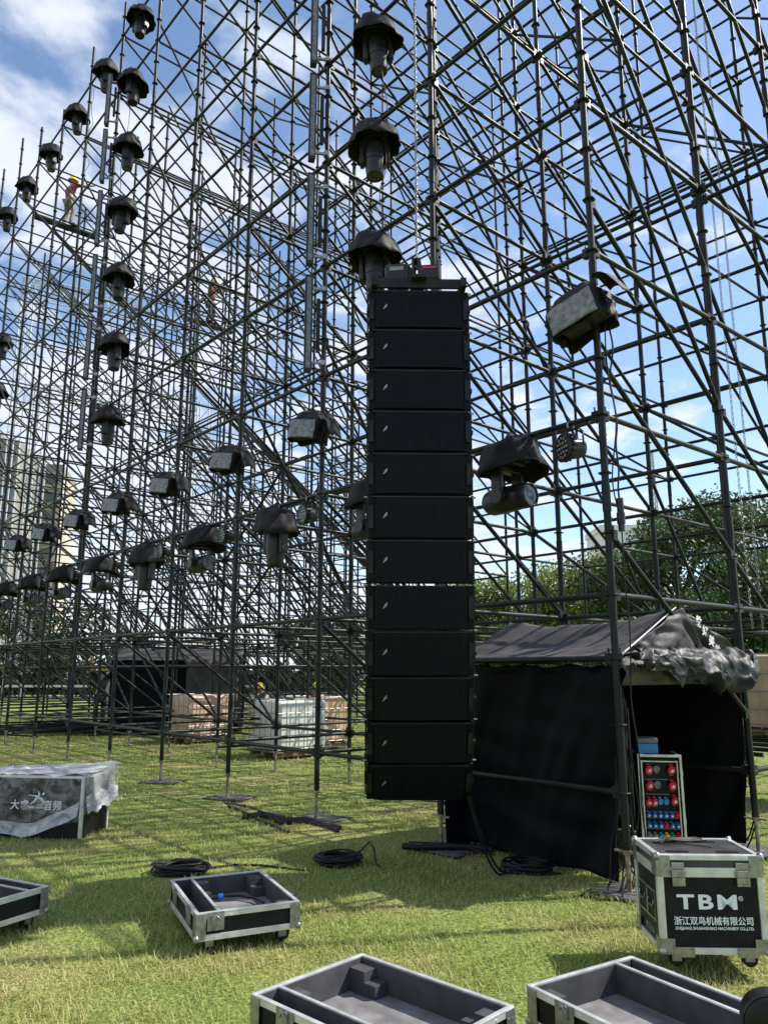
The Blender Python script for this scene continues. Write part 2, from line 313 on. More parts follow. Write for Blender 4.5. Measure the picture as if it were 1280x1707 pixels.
# grass blades
def grass():
    bands = [(2.2, 4.2, 5200, .0056, .056), (4.2, 6.5, 3800, .006, .056), (6.5, 9.5, 2100, .0072, .052), (9.5, 14, 900, .010, .055), (14, 24, 260, .018, .06)]
    P = []; WD = []; LN = []
    for y0, y1, dns, w, ln in bands:
        n = int(dns * (y1 - y0) * (y0 + y1) * .62)
        y = np.sqrt(rng.uniform(y0 ** 2, y1 ** 2, n)); x = rng.uniform(-.62, .62, n) * y
        P.append(np.stack([x, y], 1)); WD.append(np.full(n, w)); LN.append(np.full(n, ln))
    P = np.concatenate(P); WD = np.concatenate(WD); LN = np.concatenate(LN); n = len(P)
    # clumpiness: low frequency sine field
    cl = (np.sin(P[:, 0] * 7.3 + 2 * np.sin(P[:, 1] * 3.1)) * np.sin(P[:, 1] * 6.1 + 2 * np.sin(P[:, 0] * 2.7)) + np.sin(P[:, 0] * 23 + P[:, 1] * 17) * .4)
    LN = LN * rng.uniform(.45, 1.25, n) * (1 + .28 * cl)
    yaw = rng.uniform(0, 2 * np.pi, n); lean = np.radians(rng.uniform(12, 82, n)); bend = rng.uniform(.2, 1.0, n)
    dx, dy = np.cos(yaw), np.sin(yaw); wx, wy = -dy, dx
    W2 = WD * rng.uniform(.6, 1.25, n) / 2
    base = np.stack([P[:, 0], P[:, 1], np.full(n, -.006)], 1)
    def pt(t, l): 
        return base + np.stack([dx * np.sin(l) * t * LN, dy * np.sin(l) * t * LN, np.cos(l) * t * LN], 1)
    l2 = np.minimum(lean + bend * .6, 1.5)
    side = np.stack([wx * W2, wy * W2, np.zeros(n)], 1)
    mid = pt(.55, lean); tip = mid + np.stack([dx * np.sin(l2), dy * np.sin(l2), np.cos(l2)], 1) * (LN * .5)[:, None]
    V = np.empty((n, 5, 3)); V[:, 0] = base - side; V[:, 1] = base + side; V[:, 2] = mid + side * .8; V[:, 3] = mid - side * .8; V[:, 4] = tip
    me = bpy.data.meshes.new('grass'); me.vertices.add(n * 5); me.vertices.foreach_set('co', V.reshape(-1))
    idx = np.arange(n)[:, None] * 5
    lp = np.concatenate([idx + np.array([0, 1, 2, 3]), idx + np.array([3, 2, 4])], 1).reshape(-1)
    me.loops.add(n * 7); me.loops.foreach_set('vertex_index', lp.astype(np.int32))
    st = (np.arange(n)[:, None] * 7 + np.array([0, 4])).reshape(-1)
    me.polygons.add(n * 2); me.polygons.foreach_set('loop_start', st.astype(np.int32))
    me.update(calc_edges=True); me.materials.append(MT['grass'])
    o = bpy.data.objects.new('grass', me); COL.objects.link(o); tag(o, 'short trampled lawn grass with dry yellow patches', 'grass', kind='stuff')
grass()

# ---------------------------------------------------------------- scaffold
def scaffold():
    T = thing('scaffold', 'huge black steel pipe scaffold of many bays with lights hung on its front', 'scaffold', (P0.x, P0.y, 0))
    O = Vector((P0.x, P0.y, 0)); rnd = random.Random(3)
    nodes = {(n, m) for n in range(14) for m in range(5)} | {(n, m) for n in range(6, 14) for m in range(5, 9) if n > m}
    def zt(n, m): return 10 if m <= 4 else 6
    poles, led, dia = [(-1, 1, 16.4)], [], []
    for (n, m) in sorted(nodes):
        top = 15.9 + rnd.random() * 1.0 if m <= 4 else 10.2 + rnd.random() * .6
        if n >= 10 and m == 0: top = 17.6
        poles.append((n, m, top))
    def score(p, q, r):
        s = 0; K = 6
        for i in range(K):
            c = proj(p.lerp(q, (i + .5) / K))
            if 0 < c[0] < 1280 and 0 < c[1] < 1707: s += (q - p).length / K * r / c[2] ** 2
        return s
    for (n, m) in nodes:
        kmax = zt(n, m)
        for k in range(kmax + 1):
            z = LV[k]
            for (a, b) in ((1, 0), (0, 1)):
                if (n + a, m + b) in nodes and k <= zt(n + a, m + b):
                    if n == 0 and m == 0 and k == 0 and b: continue
                    if m > 0 and n > 1 and rnd.random() < (.07 if m < 2 else .2): continue
                    led.append((gp(n, m, z), gp(n + a, m + b, z)))
            if (n, m + 1) in nodes and k >= 1:
                big = (n == 0 and k >= 5) or rnd.random() < .12
                if big and k >= 2: dia.append((gp(n, m, z + .5), gp(n, m + 1, z - 2.5)))
                if n >= 4 and m >= 1 and 2 <= k <= 4 and rnd.random() < .35: dia.append((gp(n, m, z + .1), gp(n, m + 1, z - 2.9)))
                if big: pass
                elif rnd.random() < (.95 if m < 2 else (.96 if k <= 5 and n > 3 else (.5 if n > 3 else .42))): dia.append((gp(n, m, z + .5 if n == 0 else z - .02), gp(n, m + 1, z - 1.0 if n == 0 else z - 1.48)))
            if m in (2, 4, 6, 8) and (n + 1, m) in nodes and k >= 1 and (n + k) % 3 == 0:
                dia.append((gp(n + 1, m, z), gp(n, m, z - 1.5)))
            if m in (1, 3) and n >= 4 and (n + 1, m) in nodes and 1 <= k <= 4 and rnd.random() < .85: dia.append((gp(n + 1, m, z), gp(n, m, z - 1.5)) if rnd.random() < .7 else (gp(n, m, z), gp(n + 1, m, z - 1.5)))
            if m == 0 and n in (9, 12) and k >= 1: dia.append((gp(n + 1, m, z), gp(n, m, z - 1.5)))
    for n, m in nodes:
        if n >= 5 and m >= 1:
            for a, b in ((1, 0), (0, 1)):
                if (n + a, m + b) in nodes and rnd.random() < .7: led.append((gp(n, m, .24), gp(n + a, m + b, .24)))
                if (n + a, m + b) in nodes and rnd.random() < .5: led.append((gp(n, m, 1.72), gp(n + a, m + b, 1.72)))
    # extra tent ledgers, doubled beams
    led += [(gp(0, 0, 1.72), gp(1, 0, 1.72)), (gp(0, 0, 1.72), gp(0, 1, 1.72)), (gp(1, 0, 1.72), gp(1, 1, 1.72))]
    for n in range(0, 12): led.append((gp(n, 1, 6.58), gp(n + 1, 1, 6.58)))
    for n in range(-1, 0): led += [(gp(n, 1, 6.72), gp(n + 1, 1, 6.72)), (gp(n, 1, 6.58), gp(n + 1, 1, 6.58))]
    for m in range(0, 4): led.append((gp(6, m, 8.08), gp(6, m + 1, 8.08)))
    def tubes(lst, r, name, word):
        lst = sorted(lst, key=lambda e: -score(e[0], e[1], r)); rest = MB()
        for i, (p, q) in enumerate(lst):
            d = (q - p).normalized(); mbb = MB() if i < 100 else rest
            far = proj(p)[2] > 14
            j = Vector((0, 0, 0)) if name == 'ledger' else Vector((rnd.uniform(-.02, .02), rnd.uniform(-.02, .02), 0))
            a, b = p + d * .03 - O + j, q - d * .03 - O + j
            mbb.tube(a, b, r, 5 if far else 10, cap=not far)
            if not far:
                for c, sg in ((a, 1), (b, -1)):
                    h = Vector((d.x, d.y, 0)).normalized()
                    mbb.box(c + h * sg * .025, (.06, .045, .085), math.atan2(d.y, d.x))
                    mbb.box(c + h * sg * .025 + Vector((0, 0, .01)), (.012, .008, .15), math.atan2(d.y, d.x), 0, .12)
            if i < 100: mbb.build(name, 'pipe', T)
        if len(lst) > 100: tag(rest.build(name, 'pipe', T), kind='stuff')
    tubes(led, .0245, 'ledger', 'ledger'); tubes(dia, .0235, 'diagonal_brace', 'brace')
    poles.sort(key=lambda e: -score(gp(e[0], e[1], 0), gp(e[0], e[1], 10), .03)); rest = MB(); restj = MB()
    for i, (n, m, top) in enumerate(poles):
        c = gp(n, m) - O; near = proj(gp(n, m, 2))[2] < 15; mbb = MB() if i < 100 else rest
        r = .031; z0 = .30
        mbb.tube(c + Vector((0, 0, z0)), c + Vector((0, 0, top)), r, 12 if near else 6)
        z = .22 + .5
        while z < top - .1:
            if near:
                mbb.lathe([(r, -.006), (.056, -.006), (.062, 0), (.056, .005), (r, .005)], c + Vector((0, 0, z)), seg=10, f=lambda a, j: 1 - .12 * (math.cos(4 * a) < -.3) * (j in (1, 2, 3)))
            else: mbb.lathe([(r, -.008), (.06, 0), (r, .008)], c + Vector((0, 0, z)), seg=6)
            z += .5
        for zz in (3.0, 5.0, 7.0, 9.0, 11.0, 13.0, 15.0):
            if near: mbb.tube(c + Vector((0, 0, zz - .1)), c + Vector((0, 0, zz + .12)), r + .005, 12)
        o = mbb.build('scaffold_pole', 'pipe', T) if i < 100 else None
        j = MB() if i < 100 else restj
        j.tube(c + Vector((0, 0, .01)), c + Vector((0, 0, .36)), .019, 8)
        j.tube(c + Vector((0, 0, .285)), c + Vector((0, 0, .315)), .034, 8)
        for aa in (0, math.pi): j.box(c + Vector((math.cos(AA) * .06, math.sin(AA) * .06, .30)) * (1) if aa == 0 else c + Vector((-math.cos(AA) * .06, -math.sin(AA) * .06, .30)), (.09, .018, .014), AA)
        j.box(c + Vector((0, 0, .018)), (.15, .15, .008), AA)
        if i < 100: j.build('base_jack', 'rust', o)
    if len(poles) > 100: tag(rest.build('scaffold_pole', 'pipe', T), kind='stuff'); tag(restj.build('base_jack', 'rust', T), kind='stuff')
scaffold()

# mats under the front feet
matsp = [(0, 0, 'black rubber mat under the corner scaffold foot beside the lettered flight case'), (1, 0, 'black rubber mat under the scaffold foot behind the hanging speaker array'),
         (2, 0, 'black rubber mat under the scaffold foot left of the speaker array'), (3, 0, 'black rubber mat under the second scaffold foot left of the speaker array'),
         (4, 0, 'black rubber mat under the third scaffold foot left of the speaker array'), (0, 1, 'black rubber mat under the scaffold foot right of the tent'),
         (1, 1, 'black mat under the inner scaffold foot inside the tent'), (2, 1, 'black rubber mat under the inner scaffold foot just left of the array bottom')]
for n, m, lb in matsp:
    c = gp(n, m); b = MB(); b.grid(lambda u, w: ((u - .5) * .56, (w - .5) * .46, .012 + .004 * ns(u, w, n, 3)), 8, 8)
    o = b.build('rubber_mat', 'mat', loc=(c.x + .05, c.y, .004), thick=.012); o.rotation_euler = (0, 0, AA + .15 * n); tag(o, lb, 'mat', 'rubber mats under the scaffold feet')

# ---------------------------------------------------------------- stage lights
def wr(a, j, sd_=0): return 1 + .045 * math.sin(2 * a + .5 * j + sd_) + .05 * math.sin(5 * a + .9 * j + sd_ * 3) + .035 * math.sin(11 * a - .7 * j) + .03 * ns(math.cos(a) * 3, math.sin(a) * 3, j * .6, 1.5)
def make_mover(kind):
    """origin at the pipe's centre; hangs down. kind 0: head pointing down, 1: head lying level"""
    T = thing('moving_head_light', '', 'stage light')
    sd_ = kind * 1.7
    c = MB()
    prof = [(.06, .075), (.11, .045), (.19, .0), (.235, -.06), (.262, -.13), (.29, -.215), (.318, -.30), (.312, -.304), (.27, -.18), (.2, -.05), (.05, .02)]
    if kind: prof = [(.05, .06), (.14, .045), (.22, .02), (.252, -.03), (.27, -.10), (.285, -.17), (.315, -.25), (.31, -.255), (.265, -.15), (.2, -.05), (.05, .02)]
    c.lathe(prof, (0, 0, -.05), seg=36, f=lambda a, j: wr(a, j if j < 7 else 13 - j, sd_))
    c.v = [(x, y, z + .03 * math.sin(2 * math.atan2(y, x) + sd_) * math.hypot(x, y) * 3 + .035 * (x > 0) * x * 4) for x, y, z in c.v]
    if kind: c.v = [(x * 1.06, y * 1.06, z) for x, y, z in c.v]
    cv = c.build('rain_cover', 'cover', T)
    fl = MB()                                     # peak and loose flap over the pipe
    fl.grid(lambda u, w: ((u - .5) * .34, (w - .5) * .2 + .02 * math.sin(9 * u), .10 - .9 * abs(u - .5) ** 1.3 * .5 - .25 * abs(w - .5) + .02 * ns(u, w, sd_, 5)), 12, 8)
    fl.build('flap', 'cover', cv, thick=.004)
    k = MB(); k.box((0, 0, -.14), (.30, .24, .11)); k.box((0, 0, -.21), (.2, .18, .05)); k.build('base_housing', 'body', T, bevel=.012)
    cl = MB()
    for x in (-.09, .09): cl.path([(x, .035 * math.cos(t), .035 * math.sin(t)) for t in np.linspace(-.6, 3.8, 9)], .008, 6); cl.box((x, 0, -.06), (.03, .02, .06))
    cl.build('hook_clamp', 'galv', T)
    y = MB()
    if kind == 0:
        y.box((0, 0, -.265), (.34, .11, .03))
        for s in (-1, 1): y.box((s * .155, 0, -.43), (.05, .12, .34)); y.tube((s * .19, 0, -.53), (s * .125, 0, -.53), .055, 14)
        h = MB(); h.lathe([(.03, -.27), (.105, -.28), (.122, -.33), (.125, -.50), (.118, -.62), (.105, -.74), (.098, -.765), (.09, -.765), (.088, -.75)], seg=24)
        for q in range(3): h.tube((.0, 0, -.40 - .07 * q), (.0, 0, -.412 - .07 * q), .129, 20)
        hh = h.build('head', 'body', T); ln = MB(); ln.lathe([(.0, -.752), (.06, -.756), (.089, -.752)], seg=20); ln.build('lens', 'glass', hh)
    else:
        y.box((-.05, 0, -.272), (.11, .32, .025))
        for s in (-1, 1): y.box((-.05, s * .145, -.40), (.12, .045, .26)); y.tube((-.05, s * .18, -.52), (-.05, s * .11, -.52), .07, 14)
        h = MB(); h.lathe([(.0, -.27), (.09, -.265), (.12, -.22), (.125, -.05), (.115, .12), (.118, .24), (.10, .25), (.098, .238)], (-.03, 0, -.53), (1, 0, .02), seg=10)
        hh = h.build('head', 'body', T); ln = MB(); ln.lathe([(.0, .236), (.05, .24), (.099, .236)], (-.03, 0, -.53), (1, 0, .02), seg=16); ln.build('lens', 'glass', hh)
    y.build('yoke', 'body', T, bevel=.01)
    return T
def make_wash():
    T = thing('wash_light', '', 'stage light')
    c = MB(); c.box((0, 0, -.1), (.40, .24, .26)); c.build('lamp_housing', 'body', T, bevel=.02)
    bag = MB()                                   # fabric bag round the lamp, open below
    def bg_(u, w):
        a = u * 2 * math.pi; ex = .25; ey = .165
        x = max(-1, min(1, 1.35 * math.cos(a))) * ex; yy = max(-1, min(1, 1.35 * math.sin(a))) * ey
        s = 1 - .0 * w; fold = .016 * math.sin(9 * a + 5 * w) + .045 * ns(math.cos(a), math.sin(a), w * 2, 2.2)
        return (x * (1 + fold * 3) * (.55 + .45 * min(1, w * 4)), yy * (1 + fold * 3) * (.25 + .75 * min(1, w * 4)), .12 - .42 * w + .02 * math.sin(5 * a) * w + (.05 if w < .1 else 0))
    bag.grid(bg_, 48, 14); cv = bag.build('rain_cover', 'cover', T, thick=.003)
    wn = MB(); wn.grid(lambda u, w: ((u - .5) * .44, -.182 - .012 * ns(u * 3, w * 3, 1, 1.6) - .02 * (1 - w), -.285 + .28 * w + .01 * math.sin(u * 3 + 1)), 12, 10); wn.build('clear_window', 'clear', cv, thick=.003)
    fl = MB(); fl.grid(lambda u, w: (.26 + .2 * u, (w - .5) * .34, .12 + .05 * math.sin(3 * u) - .32 * u * u - .12 * abs(w - .5) + .015 * ns(u, w, 0, 6)), 10, 8); fl.build('flap', 'cover', cv, thick=.004)
    k = MB()
    for x in (-.1, .1): k.path([(x, .035 * math.cos(t), .15 + .035 * math.sin(t)) for t in np.linspace(-.6, 3.8, 9)], .008, 6); k.box((x, 0, .08), (.03, .02, .1))
    k.build('hook_clamp', 'galv', T)
    for o in COL.objects:
        if o.parent is T: o.scale = (.86, .86, .82)
    return T
def make_par():
    T = thing('par_light', '', 'stage light')
    h = MB(); h.lathe([(.0, .11), (.07, .11), (.085, .08), (.095, .0), (.115, -.03), (.125, -.09), (.118, -.095), (.105, -.08)], (0, 0, -.20), (0.25, 1, 0.05), seg=22)
    for q in range(14):
        a = q * 2 * math.pi / 14; h.box((math.cos(a) * .118, -.06, -.20 + math.sin(a) * .118), (.018, .05, .018), 0, 0, -a)
    hd = h.build('lamp_body', 'body', T)
    fc = MB(); fc.lathe([(.0, -.084), (.11, -.082)], (0, 0, -.20), (.25, 1, .05), seg=20)
    ll = fc.build('front_plate', 'glass', hd)
    x, y, d = frame((.25, 1, .05)); dm = MB()
    for rr, nn in ((0, 1), (.045, 6), (.085, 12)):
        for q in range(nn):
            a = q * 2 * math.pi / nn; c = Vector((0, 0, -.20)) + (x * math.cos(a) + y * math.sin(a)) * rr - d * .088
            dm.tube(c, c - d * .006, .015, 8, .011)
    dm.build('lens_cluster', 'gsock', hd)
    yk = MB(); yk.path([(-.15, 0, -.2), (-.15, 0, -.09), (-.1, 0, -.04), (.1, 0, -.04), (.15, 0, -.09), (.15, 0, -.2)], .009, 6); yk.build('bracket', 'pipe', T)
    k = MB(); k.path([(0, .033 * math.cos(t), .033 * math.sin(t)) for t in np.linspace(-.6, 3.8, 9)], .009, 6); k.build('hook_clamp', 'galv', T)
    return T
def make_batten():
    T = thing('led_batten', '', 'light bar')
    h = MB(); h.box((0, 0, 0), (.085, .10, 1.28)); h.box((0, -.055, 0), (.1, .015, 1.30)); ho = h.build('housing', 'body', T, bevel=.008)
    s = MB(); s.box((0, -.066, 0), (.055, .008, 1.22)); s.build('diffuser_strip', 'clear', ho)
    t = MB(); t.tube((.13, .02, -.36), (.13, .02, .36), .026, 10); t.build('side_tube', 'body', T)
    for z in (-.5, .5): k = MB(); k.box((.10, .02, z), (.16, .03, .03)); k.tube((.19, -.02, z), (.19, .06, z), .035, 8); k.build('clamp', 'galv', T)
    return T
ORD = ['lowest', 'second lowest', 'third', 'fourth', 'fifth', 'topmost']
ORDL = ['first', 'second', 'third', 'fourth', 'fifth', 'sixth', 'seventh', 'eighth', 'ninth', 'tenth']
mv = [make_mover(0), make_mover(1)]; used = set()
bpy.context.view_layer.update()
for t in list(COL.objects):
    if t.parent is not None: KIDS.setdefault(t.parent.name, []).append(t)
def place(proto, P, rz, label, group, tilt=(0, 0)):
    o = proto if proto.name not in used else copy_tree(proto)
    used.add(proto.name); o.location = P; o.rotation_euler = (tilt[0], tilt[1], rz)
    o['label'] = label; o['group'] = group
def LA(n, z, off=0): return gp(n, 0, z) + Vector((0, 0, off))
rr_ = random.Random(5)
# low row, half way along each bay at 3.72 m
names = ['wide shrouded moving head light just right of the speaker array', 'shrouded moving head light peeping out left of the speaker array',
         'large brown-tinged shrouded moving head, head down, left of the round par light by the array', 'shrouded moving head with level head, fourth from the right in the low row',
         'shrouded moving head, fifth from the right in the low row', 'shrouded moving head, sixth from the right in the low row',
         'shrouded moving head, seventh from the right in the low row', 'shrouded moving head, eighth from the right in the low row',
         'shrouded moving head at the far left end of the low row']
kinds = [1, 1, 0, 1, 0, 1, 1, 1, 1]
for i in range(9):
    place(mv[kinds[i]], LA(i + .5, 3.70), AA + math.pi + (.0 if kinds[i] else rr_.uniform(-.6, .6)) + (math.pi if i in (2, 5) else 0), names[i], 'moving head lights in the low front row')
# columns
for n, zs, cn in ((1.5, (6.72, 8.22, 9.72), 'near column above the array'), (5.6, (6.72, 8.22, 9.72, 11.22, 12.72, 14.22), 'tall left column'), (10.05, (9.72, 8.22, 11.22), 'far left edge column')):
    zs = sorted(zs)
    for i, z in enumerate(zs):
        w = ['lowest', 'second from the bottom', 'third from the bottom', 'fourth from the bottom', 'fifth from the bottom', 'topmost'][i] if i < len(zs) - 1 else 'topmost'
        place(mv[0], LA(n, z - .01), AA + rr_.uniform(-1, 1) + (math.pi if i % 2 else 0), f'shrouded moving head light, {w} of the {cn}', 'moving head lights in vertical columns', (rr_.uniform(-.09, .09), rr_.uniform(-.09, .09)))
for i in range(6):
    place(mv[0], LA(5.5 + i, 15.71), AA + rr_.uniform(-1, 1), f'shrouded moving head light, {ORDL[i]} from the right along the scaffold top edge', 'moving head lights along the top edge', (rr_.uniform(-.1, .1), rr_.uniform(-.1, .1)))
ws = make_wash(); KIDS[ws.name] = [o for o in COL.objects if o.parent == ws]
for o in KIDS[ws.name]: KIDS[o.name] = [q for q in COL.objects if q.parent == o]
wl = {0: 'square wash light in black cover with clear window on the corner pole', 2: 'wash light in cover with clear window, nearest one left of the array'}
for i, n in enumerate((0, 2, 3, 4, 5, 6, 7, 8)):
    lb = wl.get(n) or f'wash light in cover with clear window, {ORDL[i-1]} to the left of the array'
    place(ws, LA(n + .08, 4.62 if n else 4.70) + Vector((-.05, -.12, 0)), AA + math.pi + .35 + (-.25 if n == 0 else 0), lb, 'covered wash lights along the scaffold front', (0, .12 if n else -.3))
ws.scale = (1.14, 1.14, 1.1)
pr = make_par(); KIDS[pr.name] = [o for o in COL.objects if o.parent == pr]
for o in KIDS[pr.name]: KIDS[o.name] = [q for q in COL.objects if q.parent == o]
pl = ['round par light with its lens cluster showing beside the corner pole', 'round par light close to the left of the array', 'round par light left of the brown-tinged moving head', 'third round par light left of the array', 'fourth round par light left of the array', 'fifth round par light left of the array', 'farthest round par light near the left edge']
for i, n in enumerate((.16, 2.14, 3.14, 4.14, 5.14, 6.14, 7.14)):
    place(pr, LA(n, 3.70), R(-62) if i == 0 else R(-40), pl[i], 'round par lights on the low front row')
bt = make_batten(); KIDS[bt.name] = [o for o in COL.objects if o.parent == bt]
for o in KIDS[bt.name]: KIDS[o.name] = [q for q in COL.objects if q.parent == o]
for n, zs, cn in ((2, (5.9, 7.35, 8.85, 10.3, 11.8), 'on the pole left of the speaker array'), (6, (6.6, 8.1, 9.6, 11.1, 12.6, 14.0), 'on the pole by the tall left column')):
    for i, z in enumerate(zs):
        w = ['lowest', 'second from the bottom', 'third from the bottom', 'fourth from the bottom', 'fifth from the bottom', 'topmost'][i] if i < len(zs) - 1 else 'topmost'
        P = gp(n, 0, z); place(bt, P + Vector((-.20, -.06, 0)), R(12), f'vertical grey light bar, {w} {cn}', 'vertical light bars')

# ---------------------------------------------------------------- line array
def line_array():
    T = thing('line_array_speaker', 'tall black line array of twelve stacked speaker cabinets hanging in front of scaffold', 'speaker', (.287, 6.0, 0), R(1.5))
    Wd, Hh, Dp = .83, .352, .50
    y, z = 0, 4.747
    for i in range(12):
        t = R(32) * (i / 11) ** 4
        c = thing_part = bpy.data.objects.new('speaker_cabinet', None)
        bpy.data.objects.remove(c)
        mb = MB(); q = Dp * .5
        # trapezoid cabinet, front at local y=0, tilts about its top front edge
        zt_, zb = -.006, -Hh + .006
        def V(x, yy, zz): return (x, yy, zz)
        bk = .035
        vs = [V(-Wd / 2, 0, zt_), V(Wd / 2, 0, zt_), V(Wd / 2, 0, zb), V(-Wd / 2, 0, zb), V(-Wd / 2 + .07, Dp, zt_ - bk), V(Wd / 2 - .07, Dp, zt_ - bk), V(Wd / 2 - .07, Dp, zb + bk), V(-Wd / 2 + .07, Dp, zb + bk)]
        mb.add(vs, [(0, 3, 2, 1), (4, 5, 6, 7), (0, 1, 5, 4), (3, 7, 6, 2), (0, 4, 7, 3), (1, 2, 6, 5)])
        cab = mb.build('speaker_cabinet', 'cab', T, (0, y, z), bevel=.006); cab.rotation_euler = (t, 0, 0)
        cab.rotation_euler = (t, 0, 0)
        gr = MB(); gr.grid(lambda u, w: ((u - .5) * (Wd - .115), -.016 - .012 * (1 - (2 * u - 1) ** 6), -.018 - (Hh - .036) * w), 20, 6); gr.box((0, -.006, -Hh / 2), (Wd - .11, .014, Hh - .03)); gr.build('grille', 'grille', cab)
        for x_ in (-.13, .13): sm_ = MB(); sm_.box((x_, -.029, -Hh / 2), (.006, .004, Hh - .05)); sm_.build('grille_rib', 'cab', cab)
        lp = MB(); lp.box((0, -.012, -.011), (Wd - .06, .02, .008)); lp.build('lip', 'body', cab)
        bd = MB(); bd.add([(-.012, 0, -.03), (.022, 0, .028), (.013, 0, -.003), (.02, 0, -.005), (-.022, 0, -.032), (-.003, 0, .005)], [(0, 2, 1, 5), (3, 0, 4, 1)]); bd.v = [(x * .85, y_, z_ * .85) for x, y_, z_ in bd.v]; bd.build('badge', 'badge', cab, (-Wd / 2 + .135, -.034, -Hh * .45), thick=.002)
        for s in (-1, 1):
            lk = MB(); lk.box((s * (Wd / 2 - .025), -.008, -Hh / 2), (.035, .02, Hh * .5)); lk.box((s * (Wd / 2 + .006), .06, -Hh / 2), (.012, .05, Hh * .86)); lk.box((s * (Wd / 2 + .008), .08, -.02), (.018, .05, .07)); lk.box((s * (Wd / 2 + .006), .19, -Hh / 2), (.013, .27, Hh * .2)); lk.box((s * (Wd / 2 + .006), .05, -Hh * .5), (.02, .12, .03)); lk.box((s * (Wd / 2 + .006), .30, -Hh / 2), (.012, .05, Hh * .6)); lk.build('link_plate', 'pipe', cab)
            pn = MB(); pn.tube((s * (Wd / 2 + .002), .045, -.004), (s * (Wd / 2 + .032), .045, -.004), .008, 8); pn.build('locking_pin', 'galv', cab)
        y += Hh * math.sin(t); z -= Hh * math.cos(t)
    f = MB()
    for s in (-1, 1): f.box((s * .37, .22, 4.79), (.05, .62, .075))
    f.box((0, -.02, 4.80), (.79, .03, .08)); f.box((0, .5, 4.80), (.79, .04, .08)); f.box((0, .2, 4.83), (.12, .62, .03))
    for x in np.linspace(-.3, .3, 13): f.tube((x, -.037, 4.80), (x, -.034, 4.80), .006, 6)
    f.build('rigging_frame', 'pipe', T, bevel=.004)
    # hoist on top
    H = thing('chain_hoist', 'black electric chain hoist on top of the speaker array', 'hoist', (.0, 6.15, 4.84), R(-8))
    mt_ = MB(); mt_.box((.12, 0, .10), (.21, .2, .17)); mt_.box((.23, 0, .085), (.06, .17, .13)); mt_.build('motor_body', 'body', H, bevel=.03)
    g2 = MB(); g2.box((.40, 0, .085), (.17, .2, .14)); g2.build('gearbox', 'body', H, bevel=.02)
    hh = MB()
    for y_ in (-.09, .09): hh.box((.26, y_, .11), (.02, .012, .2)); hh.box((.31, y_, .11), (.02, .012, .2))
    hh.box((.285, 0, .215), (.075, .19, .014)); hh.box((.285, 0, .008), (.075, .19, .014)); hh.build('suspension_bracket', 'body', H)
    l1 = MB(); l1.box((.12, -.103, .13), (.12, .004, .035)); l1.build('label_plate', 'gsock', H)
    l2 = MB(); l2.box((.40, -.103, .12), (.12, .004, .014)); l2.build('red_marking', 'red', H)
    cb = MB(); cb.path([(.03, -.02, .06), (-.04, -.03, .12), (-.08, 0, .05), (-.05, .05, .01), (-.0, .05, .1), (.06, .03, .19)], .012, 6); cb.build('cable_loop', 'rubber', H)
    ch = MB(); chain(ch, (.285, 0, .2), 7.6); ch.build('hoist_chain', 'galv', H)
def chain(mb, p, ln, r=.0042, pitch=.03, wd=.011):
    n = int(ln / pitch)
    for i in range(n):
        z = p[2] + i * pitch; a = i % 2 * math.pi / 2 + .4
        pts = [(p[0] + math.cos(a) * wd * math.cos(t), p[1] + math.sin(a) * wd * math.cos(t), z + .021 * math.sin(t)) for t in np.linspace(0, 2 * math.pi, 7)]
        mb.path(pts, r, 4)
line_array()
for i, (px, py, Y, lb) in enumerate(((1245, 955, 8.6, 'long lifting chain, left one of the pair hanging at the right edge'), (1262, 955, 8.7, 'long lifting chain, right one of the pair hanging at the right edge'))):
    P = at_y(px, py, Y); m = MB(); chain(m, (0, 0, 0), 9.5 if i == 0 else 9.0, .0052, .036, .013); o = m.build('lifting_chain', 'galv', loc=(P.x, P.y, 2.1)); tag(o, lb, 'chain', 'lifting chains at the right')
# cables hanging on the front
def hang(name, pts, r, lb, cat='cable', mt_='rubber', grp=None, seg=6):
    m = MB(); P = [Vector(p) for p in pts]; o = P[0].copy(); m.path([p - o for p in P], r, seg); return tag(m.build(name, mt_, loc=o), lb, cat, grp)
def sway(p, q, n=40, a=.03, sd_=0): 
    p, q = Vector(p), Vector(q); return [p.lerp(q, i / n) + Vector((a * ns(i * .15, sd_, 0), a * ns(i * .15, sd_, 5), 0)) for i in range(n + 1)]
c0 = gp(0, 0)
o = hang('power_cable', sway((c0.x + .1, c0.y - .03, 4.5), (c0.x + .1, c0.y - .03, 3.0), 30, .04, 1), .008, 'thin black power cable with a plug hanging down the corner pole')
m = MB(); m.tube((0, 0, 0), (0, 0, -.12), .028, 12); m.tube((0, 0, -.12), (0, 0, -.21), .034, 12); m.tube((0, 0, -.21), (0, 0, -.27), .026, 12); m.build('plug', 'body', o, (0, 0, -1.5))
hang('power_cable', sway((c0.x + .06, c0.y - .05, 4.55), (c0.x + .12, c0.y - .05, .3), 50, .06, 2), .006, 'thin black power cable running down the corner pole to the ground')
for k_, (n, lb) in enumerate(((1.42, 'thin black cable hanging between the near column lights'), (5.75, 'thin black cable hanging by the tall left column of lights'), (6.9, 'loose thin cable dangling at the upper left top edge'))):
    zz = (9.6, 6.3) if k_ == 0 else ((14, 6) if k_ == 1 else (15.5, 13.2))
    hang('hanging_cable', sway(LA(n, zz[0]) + Vector((.05, -.05, 0)), LA(n, zz[1]) + Vector((0, -.05, 0)), 40, .12, k_ + 4), .006, lb, grp='thin hanging cables')

